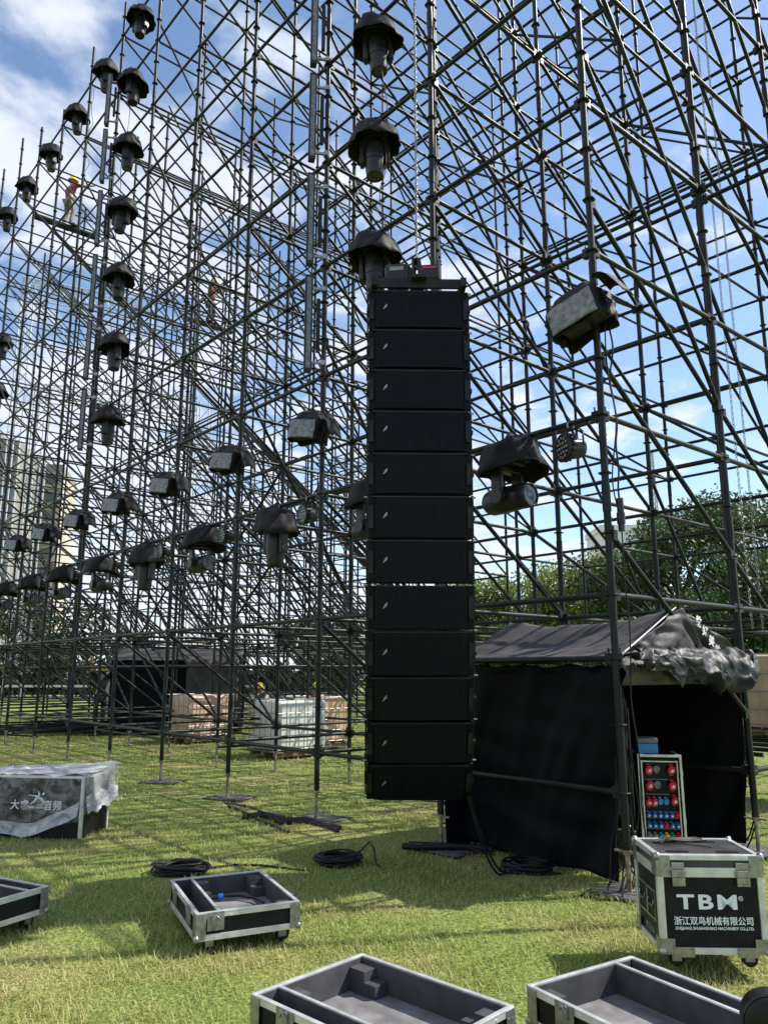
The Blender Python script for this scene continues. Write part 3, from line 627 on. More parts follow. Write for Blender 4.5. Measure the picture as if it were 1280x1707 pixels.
# ---------------------------------------------------------------- tent
def tent():
    T = thing('tent', 'black fabric booth tent with faded ridge roof and open side under the scaffold corner', 'tent', (P0.x, P0.y, 0)); O = Vector((P0.x, P0.y, 0))
    def wall(b0, b1, t0, t1, fold, nu=60, nv=40, sg=1, lift=0, flare=0):
        b0, b1, t0, t1 = map(Vector, (b0, b1, t0, t1)); nrm = (t1 - t0).cross(Vector((0, 0, 1))).normalized() * sg
        def f(u, w):
            p = b0.lerp(b1, u).lerp(t0.lerp(t1, u), w)
            d = fold * (1.2 * ns(u * 5 + w * 2.0, w * 1.1, 1.3) + .5 * ns(u * 12 + w * 4, w * 2, 3.3) + .35 * ns(u * 3 - w * 5, w * 7, 9)) * (1 - .75 * w ** 3) + flare * math.sin(math.pi * (1 - w)) 
            sag = .035 * abs(math.sin(u * math.pi * 4)) * (w > .97)
            return p + nrm * d - Vector((0, 0, sag)) + Vector((0, 0, lift * (1 - w) * (.5 + .5 * math.sin(u * 9)))) - O
        mb = MB(); mb.grid(f, nu, nv); return mb
    a0, a1 = gp(0, 0), gp(1, 0); b0, b1 = gp(0, 1), gp(1, 1); ZE = 1.69
    n_ = (B.normalized() * .06).to_3d()
    l1 = at_z(762, 1405); l0 = at_z(1030, 1477)
    wall(l0, l1 - Vector((.12, -.1, 0)) * 0, a0.to_3d() + n_ + Vector((0, 0, ZE)), a1.to_3d() + n_ + A.to_3d() * -.0 + Vector((0, 0, ZE)), .075, 90, 50, lift=.05).build('side_wall', 'cloth', T, thick=.004)
    r0 = at_z(1243, 1412) + Vector((0, 0, .03)); rb = Vector((b1.x, b1.y, 0)) - n_
    wall(r0, rb, b0.to_3d() - n_ + Vector((0, 0, ZE)), b1.to_3d() - n_ + Vector((0, 0, ZE)), .07, 50, 30, flare=.05).build('side_wall', 'cloth', T, thick=.004)
    wall(a1.to_3d() + n_, b1.to_3d() - n_, a1.to_3d() + n_ + Vector((0, 0, ZE)), b1.to_3d() - n_ + Vector((0, 0, ZE)), .05).build('back_wall', 'cloth', T, thick=.004)
    RZ = 2.17; an = (A.normalized() * .05).to_3d()
    g0 = gp(0.03, .46, RZ); g1 = gp(.97, .5, RZ - .03)
    for side, (e0, e1) in enumerate(((a0, a1), (b0, b1))):
        e0 = Vector((e0.x, e0.y, 1.735)); e1 = Vector((e1.x, e1.y, 1.735)); e1 = e0.lerp(e1, 1.02)
        def rf(u, w, e0=e0, e1=e1):
            p = e0.lerp(e1, u).lerp(g0.lerp(g1, u), w); sag = -.07 * math.sin(math.pi * w) - .09 * math.sin(math.pi * u) * w - .03 * abs(math.sin(u * 7)) * w ** 4
            return p + Vector((0, 0, sag + .028 * ns(u * 4, w * 4 + u * 4, 2) + .010 * (1 - 3 * abs(ns(u * 8 + w * 5, w * 3, 5))))) - O
        mb = MB(); mb.grid(rf, 60, 30); mb.build('roof_slope', 'roof', T, thick=.004)
    # front gable
    ga, gb = Vector((a0.x, a0.y, 1.735)) , Vector((b0.x, b0.y, 1.735)); bn = -(A.normalized() * .03).to_3d()
    def gf(u, w):
        base = ga.lerp(gb, u); h = (u / .46 if u < .46 else (1 - u) / .54) * (RZ - 1.735)
        sk = -.22 * w                       # skirt below the ledger
        z = 1.735 + h * (1 - w) + sk * w
        pull = .10 * ns(u * 7 + w * 2, w * 2, 1) + .05 * (1 - abs(ns(u * 9 - w * 3, w * 2.5, 3)) * 3)
        return Vector((base.x, base.y, z)) + bn.normalized() * (.03 + pull * .7) - O
    mb = MB(); mb.grid(gf, 60, 20); mb.build('gable', 'roof', T, thick=.004)
    sm = MB(); sm.path([(p - O) for p in (Vector((a0.x, a0.y, 1.76)) + bn * 2.2, g0.lerp(Vector((a0.x, a0.y, 1.735)), .5) + bn * 2 + Vector((0, 0, .01)), g0 + bn * 2)], .006, 6); sm.build('seam_cord', 'offw', T)
    wx = [.555, .60, .62, .68]; 
    for i, ch_ in enumerate('教好美的'):
        p = gp(-.045, .56 + .048 * i, 2.045 - .082 * i); text(ch_, .10, 'handwriting', 'offw', T, p - O, (R(90), R(14), BA), off=.002)
    # bunched plastic flap over the opening
    fm = MB()
    def rg(x, y_, z): return 1 - min(1, abs(ns(x, y_, z)) * 3.2)
    def ff(u, w):
        m_ = .03 + .76 * u; base = gp(-.04, m_, 1.78)
        dep = .10 + .26 * math.sin(min(1, u * 1.35) * math.pi * .62) + .12 * rg(u * 3.2, 0, 4) * (1 - u * .4) + (.10 if u > .55 else 0) * math.sin((u - .55) / .45 * math.pi)
        dep *= min(1, (1 - u) * 6 + .3)
        out = .04 + (.07 + .15 * u) * math.sin(math.pi * w) ** .7 + .075 * rg(u * 5.5 + .8 * w, w * 1.1, 2) * math.sin(math.pi * w) + .015 * rg(u * 13, w * 4, 7)
        zz = -dep * (w if w < .75 else .75 - (w - .75) * .8) + .03 * rg(u * 9, w * 5, 7)
        return base - A.normalized().to_3d() * out + B.normalized().to_3d() * .05 * ns(u * 6, w * 6, 11) + Vector((0, 0, zz + .04 * u * (1 - w))) - O
    fm.grid(ff, 120, 44); fm.build('bunched_flap', 'tarp', T, thick=.003)
    # guy straps at the corners
    st = MB()
    for (p, q) in ((gp(0, 1, .28) + Vector((-.02, 0, 0)), r0 + Vector((0, 0, .02))), (gp(0, 1, .27), gp(0, 1, .02) + Vector((-.14, -.03, 0))), (gp(1, 0, .22), l1 + Vector((0, 0, .3)))):
        st = MB(); st.path([Vector(p) - O, Vector(p).lerp(Vector(q), .5) - O + Vector((0, 0, -.03)), Vector(q) - O], .008, 5); st.build('tie_strap', 'rubber', T)
tent()

# ---------------------------------------------------------------- flight cases
def corner(mb, c, s, r=.028):
    mb.lathe([(0, r), (r * .6, r * .8), (r, 0), (r * .6, -r * .8), (0, -r)], c, seg=10)
def lettered_case():
    w, d, z0, z1 = .575, .45, .125, .625
    c = Vector((1.80, 4.585 + d / 2, 0))
    T = thing('flight_case', 'black flight case lettered TBM with aluminium edges and butterfly latches', 'flight case', c, R(-2)); h = z1 - z0; zl = z1 - .088
    b = MB(); b.box((0, 0, (z0 + zl) / 2), (w - .02, d - .02, zl - z0)); body = b.build('body', 'case', T)
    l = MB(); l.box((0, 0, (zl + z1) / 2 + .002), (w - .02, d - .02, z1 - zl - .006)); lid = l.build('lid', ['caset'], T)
    e = MB(); t = .032
    for sx in (-1, 1):
        for sy in (-1, 1): e.box((sx * (w / 2 - t / 2), sy * (d / 2 - t / 2), (z0 + z1) / 2), (t + .004, t + .004, h))
    for z, tt in ((z1 - .012, .026), (z0 + .015, .034), (zl, .05)):
        for sy in (-1, 1): e.box((0, sy * (d / 2 - .009), z), (w - .01, .022, tt))
        for sx in (-1, 1): e.box((sx * (w / 2 - .009), 0, z), (.022, d - .01, tt))
    for sx in (-1, 1): e.box((sx * (w / 2 - .014), 0, z1 + .0015), (.03, d, .006))
    for sy in (-1, 1): e.box((0, sy * (d / 2 - .014), z1 + .001), (w, .03, .006))
    e.build('edging', 'alu', T, bevel=.003)
    for sx in (-1, 1):
        for sy in (-1, 1):
            for z, zc, hh in ((z0 + .01, z0 + .04, .075), (z1 - .006, z1 - .055, .11)):
                k = MB(); corner(k, (sx * (w / 2 - .006), sy * (d / 2 - .006), z), 1, .023)
                k.box((sx * (w / 2 - .035), sy * (d / 2 + .0035), zc), (.075, .004, hh)); k.box((sx * (w / 2 + .0035), sy * (d / 2 - .035), zc), (.004, .075, hh)); k.build('corner_fitting', 'galv', T)
        k = MB(); k.box((sx * .17, -d / 2 - .006, z0 + .012), (.11, .006, .05)); k.build('edge_plate', 'galv', T)
    for sx in (-1, 1):
        q = MB(); q.box((sx * .175, -d / 2 - .007, zl + .035), (.07, .008, .035)); q.box((sx * .175, -d / 2 - .014, zl - .003), (.078, .018, .034)); q.box((sx * .175, -d / 2 - .01, zl - .045), (.07, .012, .045)); q.box((sx * .175, -d / 2 - .02, zl + .012), (.06, .004, .006))
        for a in range(3): q.tube((sx * .175 - .024 + .024 * a, -d / 2 - .012, zl + .04), (sx * .175 - .024 + .024 * a, -d / 2 - .016, zl + .04), .004, 6); q.tube((sx * .175 - .024 + .024 * a, -d / 2 - .017, zl - .055), (sx * .175 - .024 + .024 * a, -d / 2 - .020, zl - .055), .004, 6)
        q.build('latch', 'galv', T, bevel=.002)
    for (x, y) in ((-.14, -.13), (.14, -.13), (.1, .13), (-.12, .13)):
        q = MB(); q.box((x, y, z1 + .001), (.12, .035, .004)); q.build('recessed_grip', 'rubber', lid)
    for y in (-.06, .1):
        q = MB()
        for a, b_ in (((0, .075, 0), (.006, .01, .15)), ((0, -.075, 0), (.006, .01, .15)), ((0, 0, .075), (.006, .16, .01)), ((0, 0, -.075), (.006, .16, .01))): q.box((-w / 2 + .006 + a[0], y + a[1], .34 + a[2]), b_)
        q.path([(-w / 2 + .004, y - .05, .36), (-w / 2 - .004, y - .05, .33), (-w / 2 - .004, y + .05, .33), (-w / 2 + .004, y + .05, .36)], .006, 6)
        q.build('side_handle', 'galv', T)
    fy = -d / 2 + .008; r = (R(90), 0, 0)
    text('TBM', .102, 'lettering', 'white', T, (-.022, fy - .0025, z1 - .243), r, off=.0028, spacing=1.22, fit=.325)
    text('®', .034, 'lettering', 'white', T, (.158, fy - .0025, z1 - .222), r)
    text('浙江双鸟机械有限公司', .046, 'lettering', 'white', T, (.004, fy - .0025, z1 - .338), r, off=.0006, fit=.425)
    text('ZHEJIANG SHUANGNIAO MACHINERY CO.,LTD.', .020, 'lettering', 'white', T, (.006, fy - .0025, z1 - .373), r, off=.0004, fit=.425)
    text('浙江双鸟', .04, 'lettering', 'gsock', T, (-w / 2 + .0085, .0, .19), (R(90), 0, R(-90)))
    castors(T, w, d, z0)
    # cables lying on the lid
    m = MB(); rn = random.Random(2)
    for i in range(9):
        x0, y0 = -.2 + rn.uniform(-.03, .03), .1 + rn.uniform(-.04, .03)
        m.path([(x0 + rn.uniform(-.02, .02), y0 - .02, .006), (x0 + .05, y0 + rn.uniform(-.01, .03), .012 + .006 * (i % 3)), (x0 + .14 + rn.uniform(-.02, .04), y0 + .02 + rn.uniform(-.02, .03), .01), (x0 + .22 + rn.uniform(0, .1), y0 + .05 + rn.uniform(-.03, .03), .006)], .0045, 5)
    m.path([(-.15, .08, .005), (0, .0, .005), (.08, -.06, .005)], .003, 4)
    tag(m.build('cable_bundle', 'rubber', loc=(c.x, c.y, z1 + .003)), 'bundle of thin black cables lying on the lettered flight case', 'cable')
def castors(T, w, d, z0, ins=.09, skip=()):
    for sx in (-1, 1):
        for sy in (-1, 1):
            k = MB(); cx_, cy_ = sx * (w / 2 - ins), sy * (d / 2 - ins)
            k.box((cx_, cy_, z0 - .006), (.085, .085, .008))
            for s in (-1, 1): k.box((cx_ + .008, cy_ + s * .022, z0 - .032), (.05, .004, .05))
            o = k.build('castor', 'galv', T); q = MB(); q.tube((cx_ + .012, cy_ - .017, z0 - .045), (cx_ + .012, cy_ + .017, z0 - .045), .042, 16); q.build('wheel', 'rubber', o)
lettered_case()
def tray(label, c, rz, div=-1, plug=False, w=.68, d=.90, tilt=0, z0=.085, h=.16, blocks=((-1, 1), (1, 1), (1, -1))):
    """open dolly tray: long side along local y"""
    T = thing('dolly_tray', label, 'flight case tray', (c[0], c[1], 0), rz, 'open wheeled flight case trays'); t = .012; z1 = z0 + h
    b = MB(); b.box((0, 0, z0 + .006), (w - .03, d - .03, .012)); b.build('base_board', 'case', T)
    for sx in (-1, 1): q = MB(); q.box((sx * (w / 2 - t), 0, (z0 + z1) / 2), (t, d - .012, h - .02)); q.build('side_panel', 'case', T)
    for sy in (-1, 1): q = MB(); q.box((0, sy * (d / 2 - t), (z0 + z1) / 2), (w - .04, t, h - .02)); q.build('side_panel', 'case', T)
    f = MB(); f.box((0, 0, z0 + .02), (w - .05, d - .05, .014)); f.build('foam_floor', 'foamt', T)
    li = MB(); g_ = .008
    for sx in (-1, 1): li.box((sx * (w / 2 - t * 1.5 - g_ / 2), 0, (z0 + z1) / 2 + .008), (g_, d - .05, h - .03))
    for sy in (-1, 1): li.box((0, sy * (d / 2 - t * 1.5 - g_ / 2), (z0 + z1) / 2 + .008), (w - .07, g_, h - .03))
    li.build('foam_lining', 'foam', T)
    e = MB()
    for sx in (-1, 1):
        e.box((sx * (w / 2 - .008), 0, z1 - .004), (.022, d, .01)); e.box((sx * (w / 2 - .001), 0, z1 - .016), (.005, d, .032)); e.box((sx * (w / 2 - .001), 0, z0 + .014), (.006, d, .034))
    for sy in (-1, 1):
        e.box((0, sy * (d / 2 - .008), z1 - .003), (w, .022, .01)); e.box((0, sy * (d / 2 - .001), z1 - .016), (w - .006, .005, .032)); e.box((0, sy * (d / 2 - .001), z0 + .014), (w - .006, .006, .034))
    for sy in (-1, 1):
        for i_ in range(8):
            x_ = (-.5 + (i_ + .5) / 8) * w
            for zz in (z1 - .02, z0 + .014): e.tube((x_, sy * (d / 2 + .001), zz), (x_, sy * (d / 2 + .005), zz), .0045, 6)
    for sx in (-1, 1):
        for i_ in range(10):
            y_ = (-.5 + (i_ + .5) / 10) * d
            for zz in (z1 - .02, z0 + .014): e.tube((sx * (w / 2 + .001), y_, zz), (sx * (w / 2 + .005), y_, zz), .0045, 6)
    e.build('edging', 'alu', T, bevel=.0015)
    dx = div * (w / 2 - .135); q = MB(); q.box((dx, 0, (z0 + z1) / 2 + .01), (.014, d - .06, h - .03)); dv = q.build('divider', 'foam', T)
    q = MB(); q.box((dx, 0, z1 - .001), (.018, d - .05, .007)); q.build('divider_cap', 'alu', dv)
    for sx, sy in blocks:
        bx = sx * (w / 2 - .07) if sx != div else dx - div * .06
        q = MB(); q.box((bx, sy * (d / 2 - .075), z0 + .078), (.085, .10, .108)); q.box((bx - sx * .0, sy * (d / 2 - .16), z0 + .055), (.085, .075, .062)); q.build('foam_block', 'foam', T, bevel=.003)
    for sx in (-1, 1):
        for sy in (-1, 1):
            k = MB(); corner(k, (sx * (w / 2 - .004), sy * (d / 2 - .004), z0 + .012), 1, .021)
            k.box((sx * (w / 2 - .028), sy * (d / 2 + .0035), (z0 + z1) / 2), (.06, .004, h - .01)); k.box((sx * (w / 2 + .0035), sy * (d / 2 - .028), (z0 + z1) / 2), (.004, .06, h - .01))
            for zz in (.03, .06, .12): k.tube((sx * (w / 2 - .02), sy * (d / 2 + .005), z0 + zz), (sx * (w / 2 - .02), sy * (d / 2 + .008), z0 + zz), .005, 6); k.tube((sx * (w / 2 - .042), sy * (d / 2 + .005), z0 + zz), (sx * (w / 2 - .042), sy * (d / 2 + .008), z0 + zz), .005, 6)
            k.build('corner_fitting', 'galv', T)
    for sx in (-1, 1):
        for yy in (-.22, .22):
            q = MB(); q.box((sx * (w / 2 + .004), yy, z1 - .05), (.006, .11, .1)); q.box((sx * (w / 2 + .010), yy, z1 - .03), (.012, .05, .05)); q.path([(sx * (w / 2 + .016), yy - .02, z1 - .03), (sx * (w / 2 + .022), yy, z1 - .005), (sx * (w / 2 + .016), yy + .02, z1 - .03)], .004, 5); q.build('latch', 'galv', T)
    for sy in (-1, 1):
        q = MB(); x_ = -.20; q.box((x_, sy * (d / 2 + .004), z1 - .05), (.10, .006, .10)); q.box((x_, sy * (d / 2 + .012), z1 - .04), (.05, .012, .045)); q.path([(x_ - .022, sy * (d / 2 + .018), z1 - .04), (x_, sy * (d / 2 + .026), z1 - .015), (x_ + .022, sy * (d / 2 + .018), z1 - .04)], .005, 5)
        if sy * 1 != 0: q.build('latch', 'galv', T)
    castors(T, w, d, z0)
    if tilt: T.rotation_euler = (tilt, 0, rz)
    return T
tz = 1.
# tray 1: corners (z .25) (-1.44,5.67),(-.86,6.02),(-.54,5.12),(-1.11,4.77)
tray('open wheeled tray with a blue-tipped cable inside, in the middle of the lawn', (-.985, 5.42), R(25), -1, w=.63, d=.84, h=.15)
tray('open wheeled tray at the bottom centre, cut by the photo frame', (-.015, 3.68), math.atan2(.53, .50), -1, blocks=((1, 1), (-1, 1), (1, -1)))
# long axis of tray 2 runs back-right edge; rotate so that local y runs along it
T3c = Vector((1.18, 4.17)) + Vector((-.56, -.35)).normalized() * .34 + Vector((.62, -.78)).normalized() * .45
tray('open wheeled tray at the bottom right in front of the lettered case', T3c, math.atan2(.35, .56), 1, blocks=((-1, 1), (-1, -1)))
T4c = Vector((-2.20, 5.48)) + Vector((-.885, .465)) * .45 + Vector((-.465, -.885)) * .34
tray('open wheeled tray cut off at the left edge of the photo', T4c, math.atan2(.465, -.885) - R(90), 1)
# cable end in tray 1
P1 = at_z(352, 1496, .135)
m = MB(); pp = [at_z(*q, .14) - P1 for q in ((352, 1496), (372, 1494), (400, 1493), (425, 1497), (440, 1505))]; m.path(pp[1:], .009, 8)
o = m.build('speaker_cable', 'rubber', loc=P1); tag(o, 'short black speaker cable with blue plug lying in the middle tray', 'cable')
q = MB(); q.tube(pp[0], pp[0].lerp(pp[1], .6), .017, 12); q.build('plug_body', 'body', o); q = MB(); q.tube(pp[0].lerp(pp[1], .6), pp[1], .02, 12); q.build('plug_ring', 'blue', o)
# dark round reel at the bottom right corner
P = at_y(1283, 1700, 3.05); m = MB(); m.lathe([(.02, -.05), (.085, -.05), (.095, -.035), (.095, .035), (.085, .05), (.02, .05)], (0, 0, 0), (.25, 1, .1), seg=28)
T = thing('knob_cover', 'round black padded object cut off at the bottom right corner', 'case lid', (P.x, P.y, 0)); m2 = m
o = m.build('padded_disc', 'rubber', T, (0, 0, P.z)); q = MB(); q.lathe([(.096, -.038), (.101, -.032), (.096, -.026)], (0, 0, 0), (.25, 1, .1), seg=28); q.build('rim', 'body', T, (0, 0, P.z))
q = MB(); q.box((0, 0, (P.z - .09) / 2), (.05, .05, P.z - .09)); q.box((0, 0, .01), (.22, .22, .02)); q.build('stand', 'body', T)

# ---------------------------------------------------------------- wrapped case
def wrapped():
    w, d, h = 1.25, .55, .58
    a = R(-8); c = Vector((-2.97, 8.08, 0)) + Vector((-math.cos(a) * w / 2 - math.sin(a) * d / 2, -math.sin(a) * w / 2 + math.cos(a) * d / 2, 0))
    T = thing('wrapped_case', 'large black audio case wrapped in clear plastic film at the left edge', 'flight case', c, a)
    b = MB(); b.box((0, 0, h / 2 + .01), (w - .02, d - .02, h - .02)); b.build('body', 'case', T)
    e = MB()
    for sx in (-1, 1):
        for sy in (-1, 1): e.box((sx * (w / 2 - .014), sy * (d / 2 - .014), h / 2 + .01), (.032, .032, h))
    for sy in (-1, 1): e.box((0, sy * (d / 2 - .01), h + .004), (w, .024, .022))
    for sx in (-1, 1): e.box((sx * (w / 2 - .01), 0, h + .003), (.024, d, .022))
    e.build('edging', 'alu', T, bevel=.003)
    r = (R(90), 0, 0); fy = -d / 2 + .009
    for tx, x, s in (('大', -.08, .098), ('睿', .025, .098), ('音', .275, .098), ('频', .375, .098)): text(tx, s, 'lettering', 'white', T, (x - .02, fy - .004, .31), r, off=.001)
    text('DARE AUDIO', .032, 'lettering', 'white', T, (.13, fy - .004, .295), r, off=.001, fit=.16)
    q = MB(); q.path([(.05, fy - .004, .41), (.12, fy - .004, .405), (.19, fy - .004, .375), (.225, fy - .004, .34), (.2, fy - .004, .32), (.14, fy - .004, .318)], [.003, .006, .010, .011, .007, .002], 6)
    q.path([(.15, fy - .004, .45), (.165, fy - .004, .42), (.15, fy - .004, .39), (.11, fy - .004, .345), (.07, fy - .004, .325)], [.002, .01, .014, .008, .003], 6); q.tube((.21, fy - .003, .425), (.21, fy - .007, .425), .012, 12); q.build('emblem', 'white', T, (-.01, 0, 0))
    hd = MB(); hd.path([(.33, .0, h + .02), (.33, .05, h + .035), (.45, .05, h + .035), (.45, 0, h + .02), (.33, 0, h + .02)], .008, 6); hd.build('top_handle', 'rubber', T)
    f = MB(); per = [(-w / 2, -d / 2), (w / 2, -d / 2), (w / 2, d / 2), (-w / 2, d / 2)]; ln = [w, d, w, d]; tot = sum(ln)
    def film(u, v_):
        s = u * tot; k = 0
        while s > ln[k] + 1e-9 and k < 3: s -= ln[k]; k += 1
        a_, b_ = Vector(per[k]), Vector(per[(k + 1) % 4]); p = a_.lerp(b_, s / ln[k]); nn = Vector(((b_ - a_).y, -(b_ - a_).x)).normalized()
        hem = .23 + .05 * math.sin(u * 25) + .03 * ns(u * 30, 0, 0) if k != 0 else .06 + .20 * (s / w) ** 1.5 + .02 * math.sin(s * 20)
        if k == 0: hem = .12 + .16 * max(0, s / w - .5) ** 1.5
        if k == 1: hem = .26 + .10 * s / d + .02 * math.sin(s * 30)
        z = (h + .03) * (1 - v_) + hem * v_
        out = .02 + .05 * v_ * (.4 + abs(ns(u * 22 + v_ * 3, v_ * 3, 1))) + .022 * abs(ns(u * 40, v_ * 5, 2)) + (.10 * (s / d) if k == 1 else 0) * (1 - .4 * v_) * .6
        if k == 0: out += .015 * math.sin(math.pi * v_)
        q_ = p + nn * out
        return (q_.x, q_.y, z + (.06 * (s / d) * (1 - v_) if k == 1 else (.06 * (1 - v_) * (1 - s / w) if k == 2 else 0)))
    f.grid(film, 220, 26); f.build('plastic_film', 'film', T); f = MB()
    f3 = MB(); f3.grid(lambda u, v_: (w / 2 + .03 + .03 * v_ + .03 * abs(ns(u * 9, v_ * 6, 4)) + .03 * u, -d / 2 + d * 1.05 * u, .24 + .06 * u + .02 * math.sin(u * 17) + .16 * (1 - v_)), 40, 14); f3.build('folded_hem', 'filmt', T)
    f4 = MB(); f4.grid(lambda u, v_: (w / 2 + .012 + .02 * u * (1 - .3 * v_) + .02 * v_ + .018 * abs(ns(u * 12 + v_ * 5, v_ * 2, 8)), -d / 2 + d * 1.04 * u, (h + .03 + .05 * u) * (1 - v_) + .30 * v_), 50, 20); f4.build('side_film', 'films', T)
    def top(u, v_):
        z = h + .03 + .03 * ns(u * 6, v_ * 4, 3) + .015 * ns(u * 18, v_ * 12, 1) + .06 * v_ * u
        return ((u - .5) * (w + .04) + .06 * u * v_, (v_ - .5) * (d + .04) + .03 * v_, z)
    f.grid(top, 50, 24); f.build('top_film', 'filmt', T)
    f2 = MB(); f2.grid(lambda u, v_: ((u - .5) * w * .98, -d / 2 - .035 - .05 * v_ - .02 * abs(ns(u * 12, v_ * 8, 9)), .05 + .20 * max(0, (u - .55) / .45) ** 2 - .015 * math.sin(u * 14) + .09 * (1 - v_) * (1 + .5 * u)), 60, 8); f2.build('folded_hem', 'films', T)
wrapped()

# ---------------------------------------------------------------- power distribution rack
def distro():
    w, d, z0, z1 = .41, .42, .085, .895
    T = thing('power_distribution_rack', 'aluminium-framed rack with rows of red and blue power sockets in the tent opening', 'power rack', (2.45, 7.32, 0), R(-10)); T.scale = (.88, 1, 1)
    b = MB(); t = .018
    for sx in (-1, 1): b.box((sx * (w / 2 - t / 2), 0, (z0 + z1) / 2), (t, d, z1 - z0))
    b.box((0, 0, z1 - t / 2), (w - 2 * t - .004, d, t)); b.box((0, 0, z0 + t / 2), (w - 2 * t - .004, d, t)); b.box((0, d / 2 - t / 2, (z0 + z1) / 2), (w - 2 * t - .004, t, z1 - z0 - 2 * t - .004)); b.build('body', 'case', T)
    e = MB(); a = .022
    for sx in (-1, 1): e.box((sx * (w / 2 - .006), -d / 2 - .003, (z0 + z1) / 2), (a, .026, z1 - z0 + .01)); e.box((sx * (w / 2 + .001), d / 2 - .01, (z0 + z1) / 2), (.006, .03, z1 - z0)); e.box((sx * (w / 2 - .008), 0, z1 + .001), (.022, d, .008))
    for z in (z0, z1): e.box((0, -d / 2 - .003, z), (w + .012, .027, a))
    e.box((0, -d / 2 + .015, z1 - .05), (w - .05, .01, .012)); e.box((0, -d / 2 + .02, z0 + .03), (w - .05, .04, .03))
    for sx in (-1, 1): e.box((sx * (w / 2 - .035), -d / 2 + .02, (z0 + z1) / 2), (.014, .02, z1 - z0 - .08))
    e.build('edging', 'alu', T, bevel=.002)
    p = MB(); p.box((0, -d / 2 + .07, (z0 + z1) / 2), (w - .05, .01, z1 - z0 - .05)); pn = p.build('front_panel', 'pipe', T)
    s = MB()
    s.box((-.16, -d / 2 + .062, .49), (.006, .01, .42))
    for z in (.69, .565): s.box((-.03, -d / 2 + .055, z), (.22, .012, .006))
    for z in (.395, .305): s.box((0, -d / 2 + .06, z), (w - .08, .014, .055))
    s.build('trim_strip', 'gsock', pn)
    def sock(x, z, col, r=.026, lid=True):
        z -= .045; r *= 1.15; x *= 1.08
        q = MB(); q.tube((x, -d / 2 + .065, z), (x, -d / 2 + .03, z - .004), r * .92, 14); o = q.build('socket', 'gsock' if col in ('gsock', 'ring') else ('rubber' if lid else col), T)
        q = MB()
        if col == 'ring': q.lathe([(r * .75, .0), (r, -.004), (r, .006), (r * .78, .008)], (x, -d / 2 + .03, z), (0, -1, 0), seg=18); q.build('ring', 'galv', o); return
        q.tube((x + .004, -d / 2 + .03, z - .002), (x + .012, -d / 2 + .012, z - .008), r, 16); q.box((x, -d / 2 + .03, z + r * 1.02), (r * .8, .02, .008)); q.build('lid', col, o)
        if col in ('red', 'blue') and lid: q = MB(); q.box((x + .012, -d / 2 + .009, z - .008), (r * .75, .003, r * .62)); q.build('label_plate', 'white', o)
    for z in (.82, .69):
        sock(-.10, z, 'red', .036); sock(-.025, z, 'ring', .03); sock(.10, z, 'red', .038)
    for x, c_ in ((-.115, 'red'), (-.065, 'red')): sock(x, .55, c_, .033)
    for x in (-.015, .035): sock(x, .56, 'lblue', .024)
    sock(.11, .565, 'red', .034)
    for i in range(6): sock(-.125 + .05 * i, .445, 'blue' if i < 5 else 'red', .022, i < 5)
    for i in range(6): sock(-.125 + .05 * i, .36, 'red' if i == 3 else 'blue', .022, i != 3)
    for i, c_ in enumerate(('gsock', 'gsock', 'lblue', 'yellow', 'green', 'red')): sock(-.125 + .05 * i, .27, c_, .023, False)
    h = MB()
    for z in (.35, .75): h.box((w / 2 + .008, -d / 2 + .03, z), (.012, .05, .05))
    h.build('latch', 'galv', T); castors(T, w, d, z0, .07)
    k = thing('tool_box', 'small blue box with grey lid on top of the power rack', 'box', (2.37, 7.30, z1 + .006), R(-10)); q = MB(); q.box((0, 0, .045), (.17, .2, .09)); q.build('box_body', 'lblue', k, bevel=.008); q = MB(); q.box((0, 0, .115), (.18, .21, .045)); q.build('lid', 'gsock', k, bevel=.012)
distro()

# ---------------------------------------------------------------- cables on the ground
def coil(P, lb, R0=.2, loops=16, r=.008, tail=(), sq=.8, hgt_=.06):
    rn = random.Random(int(P[0] * 100)); m = MB(); pts = []
    for k in range(loops):
        rr = R0 * rn.uniform(.72, 1.1); ox, oy = rn.uniform(-.04, .04), rn.uniform(-.03, .03); ph = rn.uniform(0, 6); zz = .012 + hgt_ * k / loops
        for t in np.linspace(0, 2 * math.pi, 18, endpoint=False):
            pts.append((ox + rr * math.cos(t), oy + sq * rr * math.sin(t), zz + .012 * math.sin(2 * t + ph)))
    # light smoothing
    q = np.array(pts); q[1:-1] = (q[:-2] + q[1:-1] * 2 + q[2:]) / 4; m.path([tuple(x) for x in q], r, 6)
    for tl in tail: m.path([Vector(p) for p in tl], r, 6)
    return tag(m.build('cable_coil', 'rubber', loc=(P[0], P[1], .005)), lb, 'cable', 'coiled cables on the lawn')
cA = at_z(880, 1452); bot = Vector((.66, 6.45, .66))
def droop(a, b, n=24, sag=.3): a, b = Vector(a), Vector(b); return [a.lerp(b, (i / n)) - Vector((0, 0, sag * math.sin(math.pi * i / n) * (1 if i < n else 0))) for i in range(n + 1)]
def clampz(L_): return [Vector((p.x, p.y, max(p.z, .012))) for p in L_]
bl = bot - Vector((cA.x, cA.y, .005))
t1 = clampz([bl.lerp(Vector((-.12, -.06, .01)), s ** 1.0) + Vector((0, 0, -.42 * math.sin(math.pi * s) * .6)) for s in np.linspace(0, 1, 26)])
t2 = clampz([(bl + Vector((.015, .02, 0))).lerp(Vector((-.02, .12, .05)), s) + Vector((.0, 0, -.3 * math.sin(math.pi * s))) for s in np.linspace(0, 1, 26)])
coil(cA, 'black cable coiled at the tent wall, its end rising to the speaker array', .19, 18, .0085, (t1, t2, [(-.1, -.08, .01), (.0, -.17, .012), (.15, -.14, .012), (.25, -.16, .012)]))
